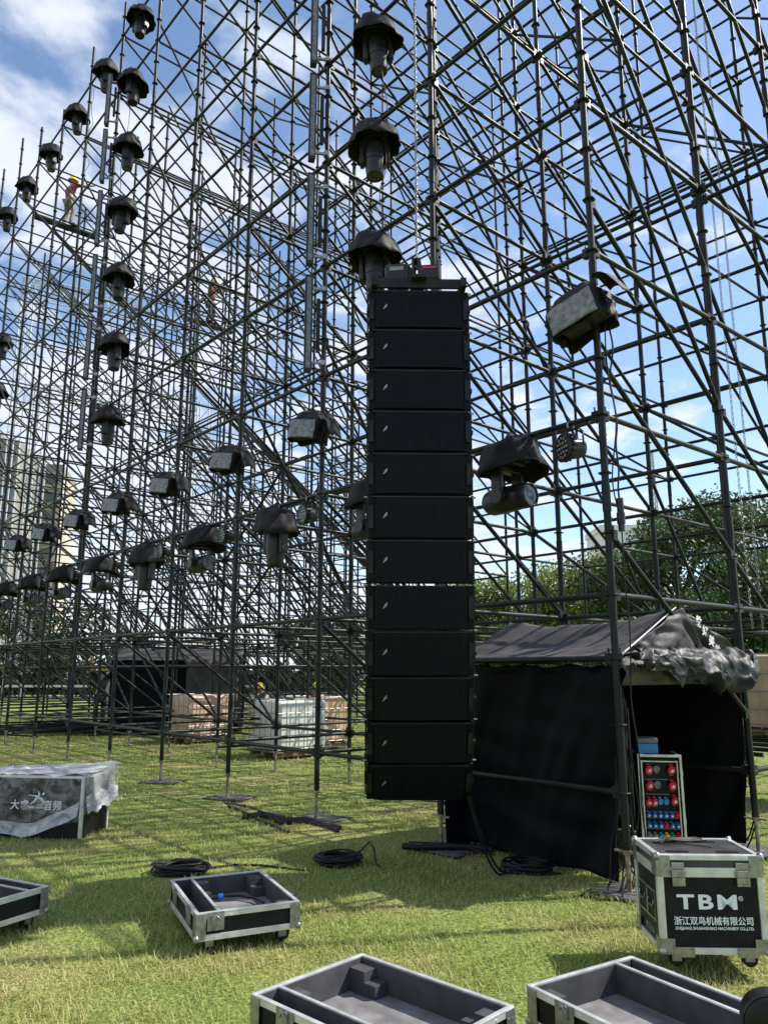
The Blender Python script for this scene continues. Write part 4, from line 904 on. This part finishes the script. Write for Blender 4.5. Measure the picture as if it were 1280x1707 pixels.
cB = at_z(563, 1440); coil(cB, 'black cable coil with loose upright end in the centre of the lawn', .19, 20, .008, ([(.12, 0, .05), (.2, .02, .1), (.27, .02, .17), (.31, 0, .12), (.33, -.1, .02), (.36, -.16, .01)],))
cC = at_z(303, 1456); coil(cC, 'black cable coil partly hidden behind the middle tray', .2, 18, .009, ([(.15, .05, .02), (.4, .22, .012), (.62, .2, .012), (.8, .12, .012), (1.0, .02, .012)],))
pts = [at_z(*q) for q in ((405, 1366), (440, 1362), (470, 1374), (510, 1372), (545, 1382), (566, 1388))]
m = MB(); 
for k_ in range(4): m.path([p - pts[0] + Vector((.02 * math.sin(i * 2 + k_), .035 * k_ - .05 + .02 * math.cos(i * 1.7 + k_), .025 + .012 * (k_ % 2))) for i, p in enumerate(pts)], .019, 7)
m.path([at_z(*q) - pts[0] + Vector((0, 0, .012)) for q in ((380, 1345), (400, 1352), (430, 1368), (460, 1380), (480, 1390))], .014, 6)
m.path([at_z(*q) - pts[0] + Vector((0, 0, .012)) for q in ((372, 1340), (410, 1345), (440, 1356), (490, 1366), (530, 1376))], .012, 6)
tag(m.build('thick_cables', 'rubber', loc=pts[0]), 'run of thick black cables lying on the grass by the scaffold feet', 'cable')
c1 = gp(1, 0); m = MB(); m.path([(-.36, -.08, .03), (-.2, -.12, .03), (.05, -.1, .035), (.3, -.12, .03), (.45, -.18, .02)], .03, 8); m.path([(-.3, .05, .04), (0, -.05, .05), (.2, -.16, .04), (.35, -.22, .015)], .008, 6)
tag(m.build('cable_sleeve', 'rubber', loc=(c1.x, c1.y, .02)), 'black cable sleeve on the mat beneath the speaker array', 'cable')
cc = c0; m = MB(); rn = random.Random(9)
for i in range(14):
    x, y_ = rn.uniform(-.02, .1), rn.uniform(.02, .25); a_ = rn.uniform(0, 6)
    m.path([(x, y_, rn.uniform(.7, 1.5)), (x + rn.uniform(-.05, .06), y_ + rn.uniform(-.05, .05), .6), (x + rn.uniform(-.08, .1), y_ + rn.uniform(-.08, .08), .3), (x + rn.uniform(-.15, .15), y_ + rn.uniform(-.2, .1), .015)], rn.uniform(.005, .009), 5)
m.path([(.0, .05, .02), (-.15, -.02, .012), (-.3, .05, .012), (-.38, -.05, .012), (-.25, -.16, .012), (-.1, -.14, .012)], .009, 6)
tag(m.build('cable_tangle', 'rubber', loc=(cc.x, cc.y, 0)), 'tangle of black cables spilling down behind the corner pole', 'cable')
m = MB(); m.path([(0, 0, .9), (.02, .02, .6), (-.01, .0, .4), (.03, .01, .25), (0, .0, .02)], .006, 5)
for i in range(3): m.path([(.02 + .03 * math.cos(t), 0, .35 + .09 * i + .03 * math.sin(t)) for t in np.linspace(0, 6.28, 9)], .006, 5)
tag(m.build('white_cable', 'white', loc=(cc.x + .03, cc.y + .12, 0)), 'thin white cable looped beside the corner pole', 'cable')

# ---------------------------------------------------------------- tanks
def ibc(P, rz, m_, lb, z=0, fill=None):
    T = thing('water_tank', lb, 'tank', (P[0], P[1], z), rz, 'caged water tanks'); w, d, h = 1.2, 1.0, 1.0
    k = MB()
    for y in (-.42, 0, .42): k.box((0, y, .06), (w, .1, .07))
    for x in np.linspace(-.52, .52, 5): k.box((x, 0, .11), (.14, d, .022))
    k.build('pallet', 'wood', T)
    b = MB(); b.box((0, 0, .13 + .46), (w - .08, d - .08, .92)); b.build('bottle', m_, T, bevel=.07)
    c = MB(); c.tube((0, 0, 1.04), (0, 0, 1.08), .09, 16); c.build('cap', 'body', T)
    g_ = MB(); r = .008
    for z_ in (.16, .38, .60, .82, 1.06):
        for sy in (-1, 1): g_.tube((-w / 2, sy * d / 2, z_), (w / 2, sy * d / 2, z_), r, 6)
        for sx in (-1, 1): g_.tube((sx * w / 2, -d / 2, z_), (sx * w / 2, d / 2, z_), r, 6)
    for sy in (-1, 1):
        for x in np.linspace(-w / 2, w / 2, 7): g_.tube((x, sy * (d / 2 + .012), .13), (x, sy * (d / 2 + .012), 1.06), r, 6)
    for sx in (-1, 1):
        for y in np.linspace(-d / 2, d / 2, 6): g_.tube((sx * (w / 2 + .012), y, .13), (sx * (w / 2 + .012), y, 1.06), r, 6)
    g_.build('cage', 'galv', T)
    return T
ibc((-1.85, 15.75), BA, 'tankw', 'pale white caged water tank on a pallet, left of the speaker array', .02)
ibc((-1.5, 17.35), BA, 'tanky', 'yellowed caged water tank half hidden right behind the pale one', .02)
ibc((-4.35, 18.85), BA + .1, 'tanko', 'peach caged water tank beside the black tent under the scaffold', .02)
ibc((5.25, 10.35), BA, 'tanky', 'orange-tinted caged water tank raised on pipes at the right edge', .78)
# pipes carrying the right tank
m = MB()
for k_ in range(5): m.tube(gp(.2, 1.55 + .28 * k_, .755) , gp(1.5, 1.55 + .28 * k_, .755), .024, 8)
m.v = [(x - 5.25, y - 10.35, z) for x, y, z in m.v]; tag(m.build('support_pipes', 'pipe', loc=(5.25, 10.35, 0)), 'loose row of steel pipes under the raised orange tank', 'pipes')

# ---------------------------------------------------------------- black tent far behind, pipe pile, helper
def back_tent():
    c = at_y(300, 1200, 22.0); T = thing('tent', 'low black tent standing behind the peach water tank', 'tent', (c.x, c.y, 0), R(6))
    b = MB(); b.grid(lambda u, w: ((u - .5) * 3.3, -1.2 + .06 * ns(u * 8, w * 3, 1), 1.9 * w), 30, 12); b.grid(lambda u, w: (-1.65 + .05 * ns(u * 5, w * 3, 3), -1.2 + 2.4 * u, 1.9 * w), 12, 8); b.grid(lambda u, w: (1.65 + .05 * ns(u * 5, w * 3, 3), -1.2 + 2.4 * u, 1.9 * w), 12, 8); b.grid(lambda u, w: ((u - .5) * 3.3, 1.2, 1.9 * w), 12, 4); b.build('walls', 'cloth', T, thick=.004)
    r = MB(); r.grid(lambda u, w: ((u - .5) * 3.4, -1.25 + 2.5 * w, 1.9 + .35 * (1 - abs(2 * w - 1)) + .04 * ns(u * 6, w * 6, 1)), 24, 12); r.build('roof', 'roof', T, thick=.004)
    f = MB(); f.grid(lambda u, w: (.3 + 1.35 * u, -1.3 - .05 * ns(u * 9, w * 7, 6), .35 + 1.55 * w), 20, 14); f.build('door_flap', 'roof', T, thick=.004)
back_tent()
rn = random.Random(12); k_ = 0
m = MB(); c = at_z(110, 1225)
for i in range(46):
    a_ = rn.choice((R(14), R(25), R(-6))) + rn.uniform(-.12, .12); L_ = rn.uniform(1.2, 3.0); x, y_ = rn.uniform(-2.2, 2.4), rn.uniform(-.9, 2.2); z = .05 + .35 * rn.random() * max(0, 1 - abs(x) / 2.8); dz = rn.uniform(-.12, .22)
    z = max(z, abs(dz) / 2 + .04)
    d_ = Vector((math.cos(a_) * L_ / 2, math.sin(a_) * L_ / 2, dz / 2)); p = Vector((x, y_, z)); m.tube(p - d_, p + d_, .024, 6)
tag(m.build('pipe_pile', 'pipe', loc=(c.x, c.y, 0)), 'heap of loose black scaffold pipes on the grass at the left', 'pipes', kind='stuff')
# ---------------------------------------------------------------- workers
def skin(name, pts, edges, rad, m_, parent):
    me = bpy.data.meshes.new(name); me.from_pydata(pts, edges, []); me.materials.append(MT[m_]); o = bpy.data.objects.new(name, me); COL.objects.link(o); o.parent = parent
    s = o.modifiers.new('skin', 'SKIN'); sk = me.skin_vertices[0].data if me.skin_vertices else None
    if sk is None:
        o.data.attributes; 
    for i, r_ in enumerate(rad): me.skin_vertices[0].data[i].radius = (r_, r_)
    me.skin_vertices[0].data[0].use_root = True
    q = o.modifiers.new('sub', 'SUBSURF'); q.levels = 1; q.render_levels = 1
    for p in me.polygons: p.use_smooth = True
    return o
def worker(P, rz, lb, top, legs, armL, armR, bendf=0, knee=0, legsp=.1):
    T = thing('person', lb, 'person', P, rz, 'workers in yellow helmets')
    hip = .92 - knee; y = lambda z: -bendf * max(0, z - hip)
    sh = hip + .50; nk = hip + .58; hd = hip + .70
    J = {'pel': (0, 0, hip), 'wst': (0, y(hip + .2), hip + .2), 'chs': (0, y(hip + .38), hip + .38), 'nk': (0, y(nk), nk), 'hd': (0, y(hd) - .01, hd), 'ht': (0, y(hd + .1) - .01, hd + .1)}
    for s, k, arm in ((-1, 'L', armL), (1, 'R', armR)):
        J['sh' + k] = (s * .17, y(sh), sh); J['el' + k] = tuple(Vector(J['sh' + k]) + Vector(arm[0])); J['wr' + k] = tuple(Vector(J['el' + k]) + Vector(arm[1])); wv = (Vector(arm[1])).normalized()
        J['pm' + k] = tuple(Vector(J['wr' + k]) + wv * .08)
        for q in range(4): J[f'f{q}{k}'] = tuple(Vector(J['pm' + k]) + wv * (.08 - .008 * abs(q - 1)) + Vector(((q - 1.5) * .02, -.015, 0)))
        J['th' + k] = tuple(Vector(J['wr' + k]) + wv * .07 + Vector((-s * .05, -.02, 0)))
        J['hp' + k] = (s * .09, .0, hip - .05); J['kn' + k] = (s * legsp, -.04 - knee * .9, hip * .52 + knee * .2); J['an' + k] = (s * legsp * 1.1, .03, .08); J['to' + k] = (s * legsp * 1.2, -.15, .03)
    nm = list(J); ix = {a: i for i, a in enumerate(nm)}
    E_ = [('pel', 'wst'), ('wst', 'chs'), ('chs', 'nk'), ('nk', 'hd'), ('hd', 'ht')]
    for k in 'LR':
        E_ += [('chs', 'sh' + k), ('sh' + k, 'el' + k), ('el' + k, 'wr' + k), ('wr' + k, 'pm' + k), ('wr' + k, 'th' + k), ('pel', 'hp' + k), ('hp' + k, 'kn' + k), ('kn' + k, 'an' + k), ('an' + k, 'to' + k)] + [('pm' + k, f'f{q}{k}') for q in range(4)]
    rd = dict(pel=.12, wst=.115, chs=.13, nk=.055, hd=.09, ht=.085, sh=.06, el=.042, wr=.028, pm=.035, th=.01, hp=.085, kn=.06, an=.042, to=.035)
    skin('body', [J[a] for a in nm], [(ix[a], ix[b]) for a, b in E_], [rd.get(a if a in rd else a[:2], .0085) for a in nm], 'skin', T)
    tn = ['pel', 'wst', 'chs', 'shL', 'elL', 'shR', 'elR']; te = [(0, 1), (1, 2), (2, 3), (3, 4), (2, 5), (5, 6)]
    skin('shirt', [J[a] for a in tn], te, [.14, .135, .15, .075, .055, .075, .055], top, T)
    ln = ['pel', 'hpL', 'knL', 'anL', 'hpR', 'knR', 'anR']; le = [(0, 1), (1, 2), (2, 3), (0, 4), (4, 5), (5, 6)]
    skin('trousers', [J[a] for a in ln], le, [.135, .1, .075, .06, .1, .075, .06], legs, T)
    h = MB(); c_ = Vector(J['hd']); h.lathe([(.0, .17), (.06, .16), (.11, .12), (.135, .06), (.14, .03), (.17, .02), (.165, .012)], c_, seg=18); h.build('hard_hat', 'helmet', T)
    f = MB(); f.lathe([(.0, .02), (.014, 0), (.0, -.015)], c_ + Vector((0, -.105, .0)), (0, -1, 0), seg=6)
    for s in (-1, 1): f.box(c_ + Vector((s * .035, -.088, .02)), (.02, .01, .008)); f.box(c_ + Vector((s * .095, 0, 0)), (.02, .03, .05))
    f.build('face_features', 'skin', T)
    b = MB()
    for k in 'LR': b.box(Vector(J['to' + k]) + Vector((0, .07, .015)), (.1, .27, .09))
    b.build('boots', 'rubber', T, bevel=.02)
w1 = at_y(165, 1200, 23.5)
worker((w1.x, w1.y, 0), R(20), 'worker in dark clothes and yellow hard hat reaching up at the left', 'shirt', 'jean', ((-.12, -.1, .22), (-.02, -.05, .26)), ((.12, -.1, .2), (.0, -.05, .27)))
w2 = at_y(452, 1190, 24.0); worker((w2.x, w2.y, 0), R(-30), 'stooping worker in pale shirt and yellow helmet behind the white tank', 'wshirt', 'jean', ((-.05, -.18, -.2), (.05, -.2, -.1)), ((.05, -.18, -.2), (-.05, -.2, -.1)), .85, .50)
w3 = at_y(508, 1190, 24.5); worker((w3.x, w3.y, 0), R(40), 'stooping worker in dark shirt and yellow helmet right of the pale one', 'shirt', 'tan', ((-.05, -.18, -.2), (.05, -.2, -.1)), ((.05, -.18, -.2), (-.05, -.2, -.1)), .85, .50)
# climber on planks high on the left
w4 = at_y(112, 377, 21.6); worker((w4.x, w4.y, w4.z), R(150), 'worker in red vest and khaki trousers standing high up on the left scaffold', 'vest', 'tan', ((-.15, -.12, .0), (-.12, -.2, .08)), ((.2, -.1, -.1), (.12, -.2, .1)), .1, .05, .16)
w5 = at_y(349, 541, 26.0); worker((w5.x, w5.y, w5.z), R(60), 'worker in red top climbing in the middle of the upper scaffold', 'vest', 'jean', ((-.15, -.15, .1), (0, -.15, .2)), ((.1, -.2, .0), (0, -.2, .1)), .25, .1)
for P, rz, lb in ((w4, BA, 'narrow steel walk board under the worker high on the left'), (w5, BA, 'narrow steel walk board under the climbing worker in the middle')):
    m = MB(); m.box((0, 0, -.03), (1.9, .26, .04))
    for s in (-1, 1): m.box((0, s * .13, -.035), (1.9, .02, .06)); m.box((s * .95, 0, -.02), (.06, .3, .05))
    o = m.build('walk_board', 'pipe', loc=P); o.rotation_euler = (0, 0, rz); tag(o, lb, 'walk board')

# ---------------------------------------------------------------- far things: trees, buildings, fence, tower
def tree(P, H_, Rr, lb, mt_='leafd', n=5200, trunk=.25, ls=.2, sd_=0, grp='trees behind the scaffold'):
    rn_ = np.random.default_rng(sd_ + 10); T = thing('tree', lb, 'tree', (P[0], P[1], 0), 0, grp); r1 = random.Random(sd_)
    tk = MB(); h0 = H_ * trunk; tk.path([(0, 0, 0), (.05, 0, h0 * .5), (0, .05, h0), (.1, 0, H_ * .6)], [.22, .18, .15, .07], 8)
    cl = []
    for i in range(26):
        a_ = r1.uniform(0, 6.28); hh = r1.uniform(h0, H_ * .93); t = (hh - h0) / (H_ - h0); rad = Rr * math.sqrt(max(.05, 1 - (2 * t - .75) ** 2 / 1.7)) * r1.uniform(.25, .88)
        c_ = Vector((math.cos(a_) * rad, math.sin(a_) * rad, hh)); cl.append((c_, Rr * r1.uniform(.26, .46)))
        tk.path([(0, 0, max(h0 * .7, hh * .6)), (c_.x * .5, c_.y * .5, hh * .85), tuple(c_)], [.09, .05, .02], 5)
    tk.build('trunk', 'bark', T)
    k = rn_.integers(0, len(cl), n); C_ = np.array([tuple(c[0]) for c in cl])[k]; RR = np.array([c[1] for c in cl])[k]
    d_ = rn_.normal(size=(n, 3)); d_ /= np.linalg.norm(d_, axis=1)[:, None]; rr = RR * (rn_.uniform(.25, 1.05, n) ** .6)
    c_ = C_ + d_ * rr[:, None] * np.array([1, 1, .72]); c_[:, 2] += rn_.normal(0, .05, n)
    a = rn_.normal(size=(n, 3)); a /= np.linalg.norm(a, axis=1)[:, None]; b = np.cross(a, rn_.normal(size=(n, 3))); b /= np.linalg.norm(b, axis=1)[:, None]
    s = (ls * rn_.uniform(.5, 1.2, n))[:, None]
    V = np.empty((n, 4, 3)); V[:, 0] = c_ - a * s; V[:, 1] = c_ + b * s * .55; V[:, 2] = c_ + a * s; V[:, 3] = c_ - b * s * .55
    me = bpy.data.meshes.new('crown'); me.vertices.add(n * 4); me.vertices.foreach_set('co', V.reshape(-1)); me.loops.add(n * 4); me.loops.foreach_set('vertex_index', np.arange(n * 4, dtype=np.int32))
    me.polygons.add(n); me.polygons.foreach_set('loop_start', np.arange(0, n * 4, 4, dtype=np.int32)); me.update(calc_edges=True); me.materials.append(MT[mt_])
    o = bpy.data.objects.new('crown', me); COL.objects.link(o); o.parent = T
TR = [(1125, 838, 30, 3.6, 'tall dark tree with round top right of the corner pole', 'leafd'), (1235, 872, 27, 4.0, 'dark bushy tree behind the raised orange tank', 'leafd'),
      (1320, 830, 32, 4.2, 'tall dark tree rising at the right edge of the photo', 'leafd'), (950, 903, 36, 3.6, 'bright green tree seen left of the corner pole', 'leafb'),
      (860, 925, 38, 3.4, 'bright yellow-green tree close right of the speaker array', 'leafb'), (1040, 935, 34, 3.2, 'lower mid-green tree just right of the corner pole', 'leafb'),
      (1180, 960, 26, 3.0, 'low dark tree behind the gable of the near tent', 'leafd'), (800, 945, 40, 3.6, 'green tree half hidden by the speaker array', 'leafb'),
      (560, 1010, 44, 3.6, 'green tree behind the scaffold left of the array', 'leafs'), 
      (150, 1005, 50, 4.2, 'dark tree behind the scaffold above the reaching worker', 'leafs'), (20, 1000, 48, 4.4, 'dark tree behind the scaffold at the far left', 'leafs'), (1090, 1000, 24, 2.6, 'small dark tree filling the gap over the tent roof', 'leafd')]
for i, (px, py, Y, rad, lb, ml) in enumerate(TR):
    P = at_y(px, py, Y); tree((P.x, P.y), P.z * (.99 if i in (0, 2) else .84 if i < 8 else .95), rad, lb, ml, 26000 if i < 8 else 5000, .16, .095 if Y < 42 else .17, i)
# hedge bank closing the horizon
for i, (x0, x1, Y, h_, lb) in enumerate(((-45, -2, 56, 2.2, 'long dark hedge along the horizon on the left'), (0, 48, 46, 2.9, 'long dark hedge along the horizon on the right'))):
    rn_ = np.random.default_rng(i); n = 26000; x = rn_.uniform(x0, x1, n); hh = h_ * (.8 + .25 * np.sin(x * .9 + i) * np.sin(x * .37)); z = hh * rn_.uniform(0, 1, n) ** .8; y = Y + rn_.uniform(-1, 1, n)
    c_ = np.stack([x - x0, y - Y, z], 1); a = rn_.normal(size=(n, 3)); a /= np.linalg.norm(a, axis=1)[:, None]; b = np.cross(a, rn_.normal(size=(n, 3))); b /= np.linalg.norm(b, axis=1)[:, None]; s = .22
    V = np.empty((n, 4, 3)); V[:, 0] = c_ - a * s; V[:, 1] = c_ + b * s * .55; V[:, 2] = c_ + a * s; V[:, 3] = c_ - b * s * .55
    me = bpy.data.meshes.new('hedge'); me.vertices.add(n * 4); me.vertices.foreach_set('co', V.reshape(-1)); me.loops.add(n * 4); me.loops.foreach_set('vertex_index', np.arange(n * 4, dtype=np.int32))
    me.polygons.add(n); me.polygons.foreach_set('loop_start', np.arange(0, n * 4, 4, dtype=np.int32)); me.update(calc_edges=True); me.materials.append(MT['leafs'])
    o = bpy.data.objects.new('hedge', me); COL.objects.link(o); o.location = (x0, Y, 0); tag(o, lb, 'hedge')
def tower(px, py, Y, w, d, lb, mw, glassc=True, floors=11, bays=4):
    P = at_y(px, py, Y); H_ = P.z; T = thing('apartment_tower', lb, 'building', (P.x, P.y, 0), R(12)); fh = H_ / floors
    b = MB(); b.box((0, 0, H_ / 2), (w, d, H_)); b.build('wall', mw, T)
    r = MB(); r.box((0, 0, H_ + .6), (w * 1.02, d * 1.02, 1.2)); r.box((-w * .2, 0, H_ + 2.2), (w * .3, d * .4, 2.2)); r.build('roof', 'concg', T)
    for fl in range(floors):
        for q in range(bays):
            x = (-.5 + (q + .5) / bays) * w; k = MB(); k.box((x, -d / 2 - .05, (fl + .55) * fh), (w / bays * .62, .12, fh * .55)); k.build('window', 'win', T)
    s = MB()
    for fl in range(1, floors): s.box((0, -d / 2 - .25, fl * fh), (w * .92, .5, .18))
    s.build('balcony_slabs', 'concg', T)
tower(10, 762, 120, 7, 12, 'grey-brown apartment tower with dark windows at the far left', 'concg', bays=3, floors=12)
tower(72, 800, 135, 9, 14, 'taller beige apartment tower right beside the grey-brown one', 'conc', bays=3, floors=11)
P = at_y(1030, 893, 110); T = thing('office_building', 'low white building with pale roof between the trees', 'building', (P.x, P.y, 0)); b = MB(); b.box((0, 0, P.z / 2), (7, 8, P.z)); b.build('wall', 'wht', T)
for q in range(6): b = MB(); b.box((-2.9 + 1.15 * q, -4.05, P.z * .8), (.7, .15, 1.6)); b.build('window', 'win', T)
b = MB(); b.box((0, 0, P.z + .4), (7.4, 8.4, .8)); b.build('roof', 'wht', T)
P = at_y(1083, 750, 150); T = thing('mast_tower', 'thin white lattice mast far behind the right scaffold', 'tower', (P.x, P.y, 0)); b = MB()
for sx in (-1, 1):
    for sy in (-1, 1): b.tube((sx * 1.0, sy * 1.0, 0), (sx * .35, sy * .35, P.z), .16, 5)
for k_ in range(22):
    z = P.z * k_ / 22; s = 1 - .65 * k_ / 22; s2 = 1 - .65 * (k_ + 1) / 22; z2 = P.z * (k_ + 1) / 22
    b.tube((-s, -s, z), (s2, -s2, z2), .09, 4); b.tube((s, -s, z), (-s2, -s2, z2), .09, 4); b.tube((-s, -s, z), (s, -s, z), .09, 4)
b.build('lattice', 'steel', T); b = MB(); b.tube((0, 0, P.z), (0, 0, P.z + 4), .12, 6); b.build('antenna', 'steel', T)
# second far stage structure: pale truss towers seen through the left scaffold
def truss(px0, py0, px1, py1, Y, lb):
    a_, b_ = at_y(px0, py0, Y), at_y(px1, py1, Y); T = thing('roof_truss', lb, 'truss', (a_.x, a_.y, 0)); m = MB(); O = Vector((a_.x, a_.y, 0)); h_ = 1.0; n = 16
    for dz in (0, -h_):
        for dy in (0, 1): m.tube(a_ - O + Vector((0, dy, dz)), b_ - O + Vector((0, dy, dz)), .05, 5)
    for i in range(n):
        p, q = a_.lerp(b_, i / n) - O, a_.lerp(b_, (i + 1) / n) - O; m.tube(p, q + Vector((0, 0, -h_)), .03, 4); m.tube(p + Vector((0, 0, -h_)), q, .03, 4)
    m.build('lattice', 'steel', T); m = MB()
    for p in (a_, b_):
        for dx in (0, .8):
            for dy in (0, .8): m.tube(Vector((p.x + dx, p.y + dy, 0)) - O, Vector((p.x + dx, p.y + dy, p.z)) - O, .05, 5)
        for k in range(int(p.z)): m.tube(Vector((p.x, p.y, k)) - O, Vector((p.x + .8, p.y, k + 1)) - O, .03, 4)
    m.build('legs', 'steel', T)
truss(40, 462, 235, 500, 46, 'pale lattice roof truss far behind the upper left scaffold')
truss(60, 640, 330, 662, 50, 'pale lattice truss far behind the middle left scaffold')
# site fence at the far left
T = thing('site_railing', 'pale low railing running behind the scaffold at the left', 'railing', (-16, 33, 0)); m = MB()
for z in (.5, 1.0): m.box((0, 0, z), (22, .05, .09))
m.build('rail', 'wht', T)
for i in range(12): m = MB(); m.box((-11 + 2 * i, 0, .5), (.08, .08, 1.0)); m.build('post', 'wht', T)
# grey paper sheet / box behind worker
P = at_z(190, 1205); T = thing('banner_stand', 'pale green-white board leaning beside the reaching worker', 'board', (at_y(190, 1200, 24.2).x, 24.2, 0)); m = MB(); m.box((0, 0, .95), (.62, .03, 1.3)); m.build('board', 'tankw', T); m = MB(); m.box((-.3, .03, .7), (.04, .04, 1.4)); m.box((.3, .03, .7), (.04, .04, 1.4)); m.build('frame', 'galv', T)
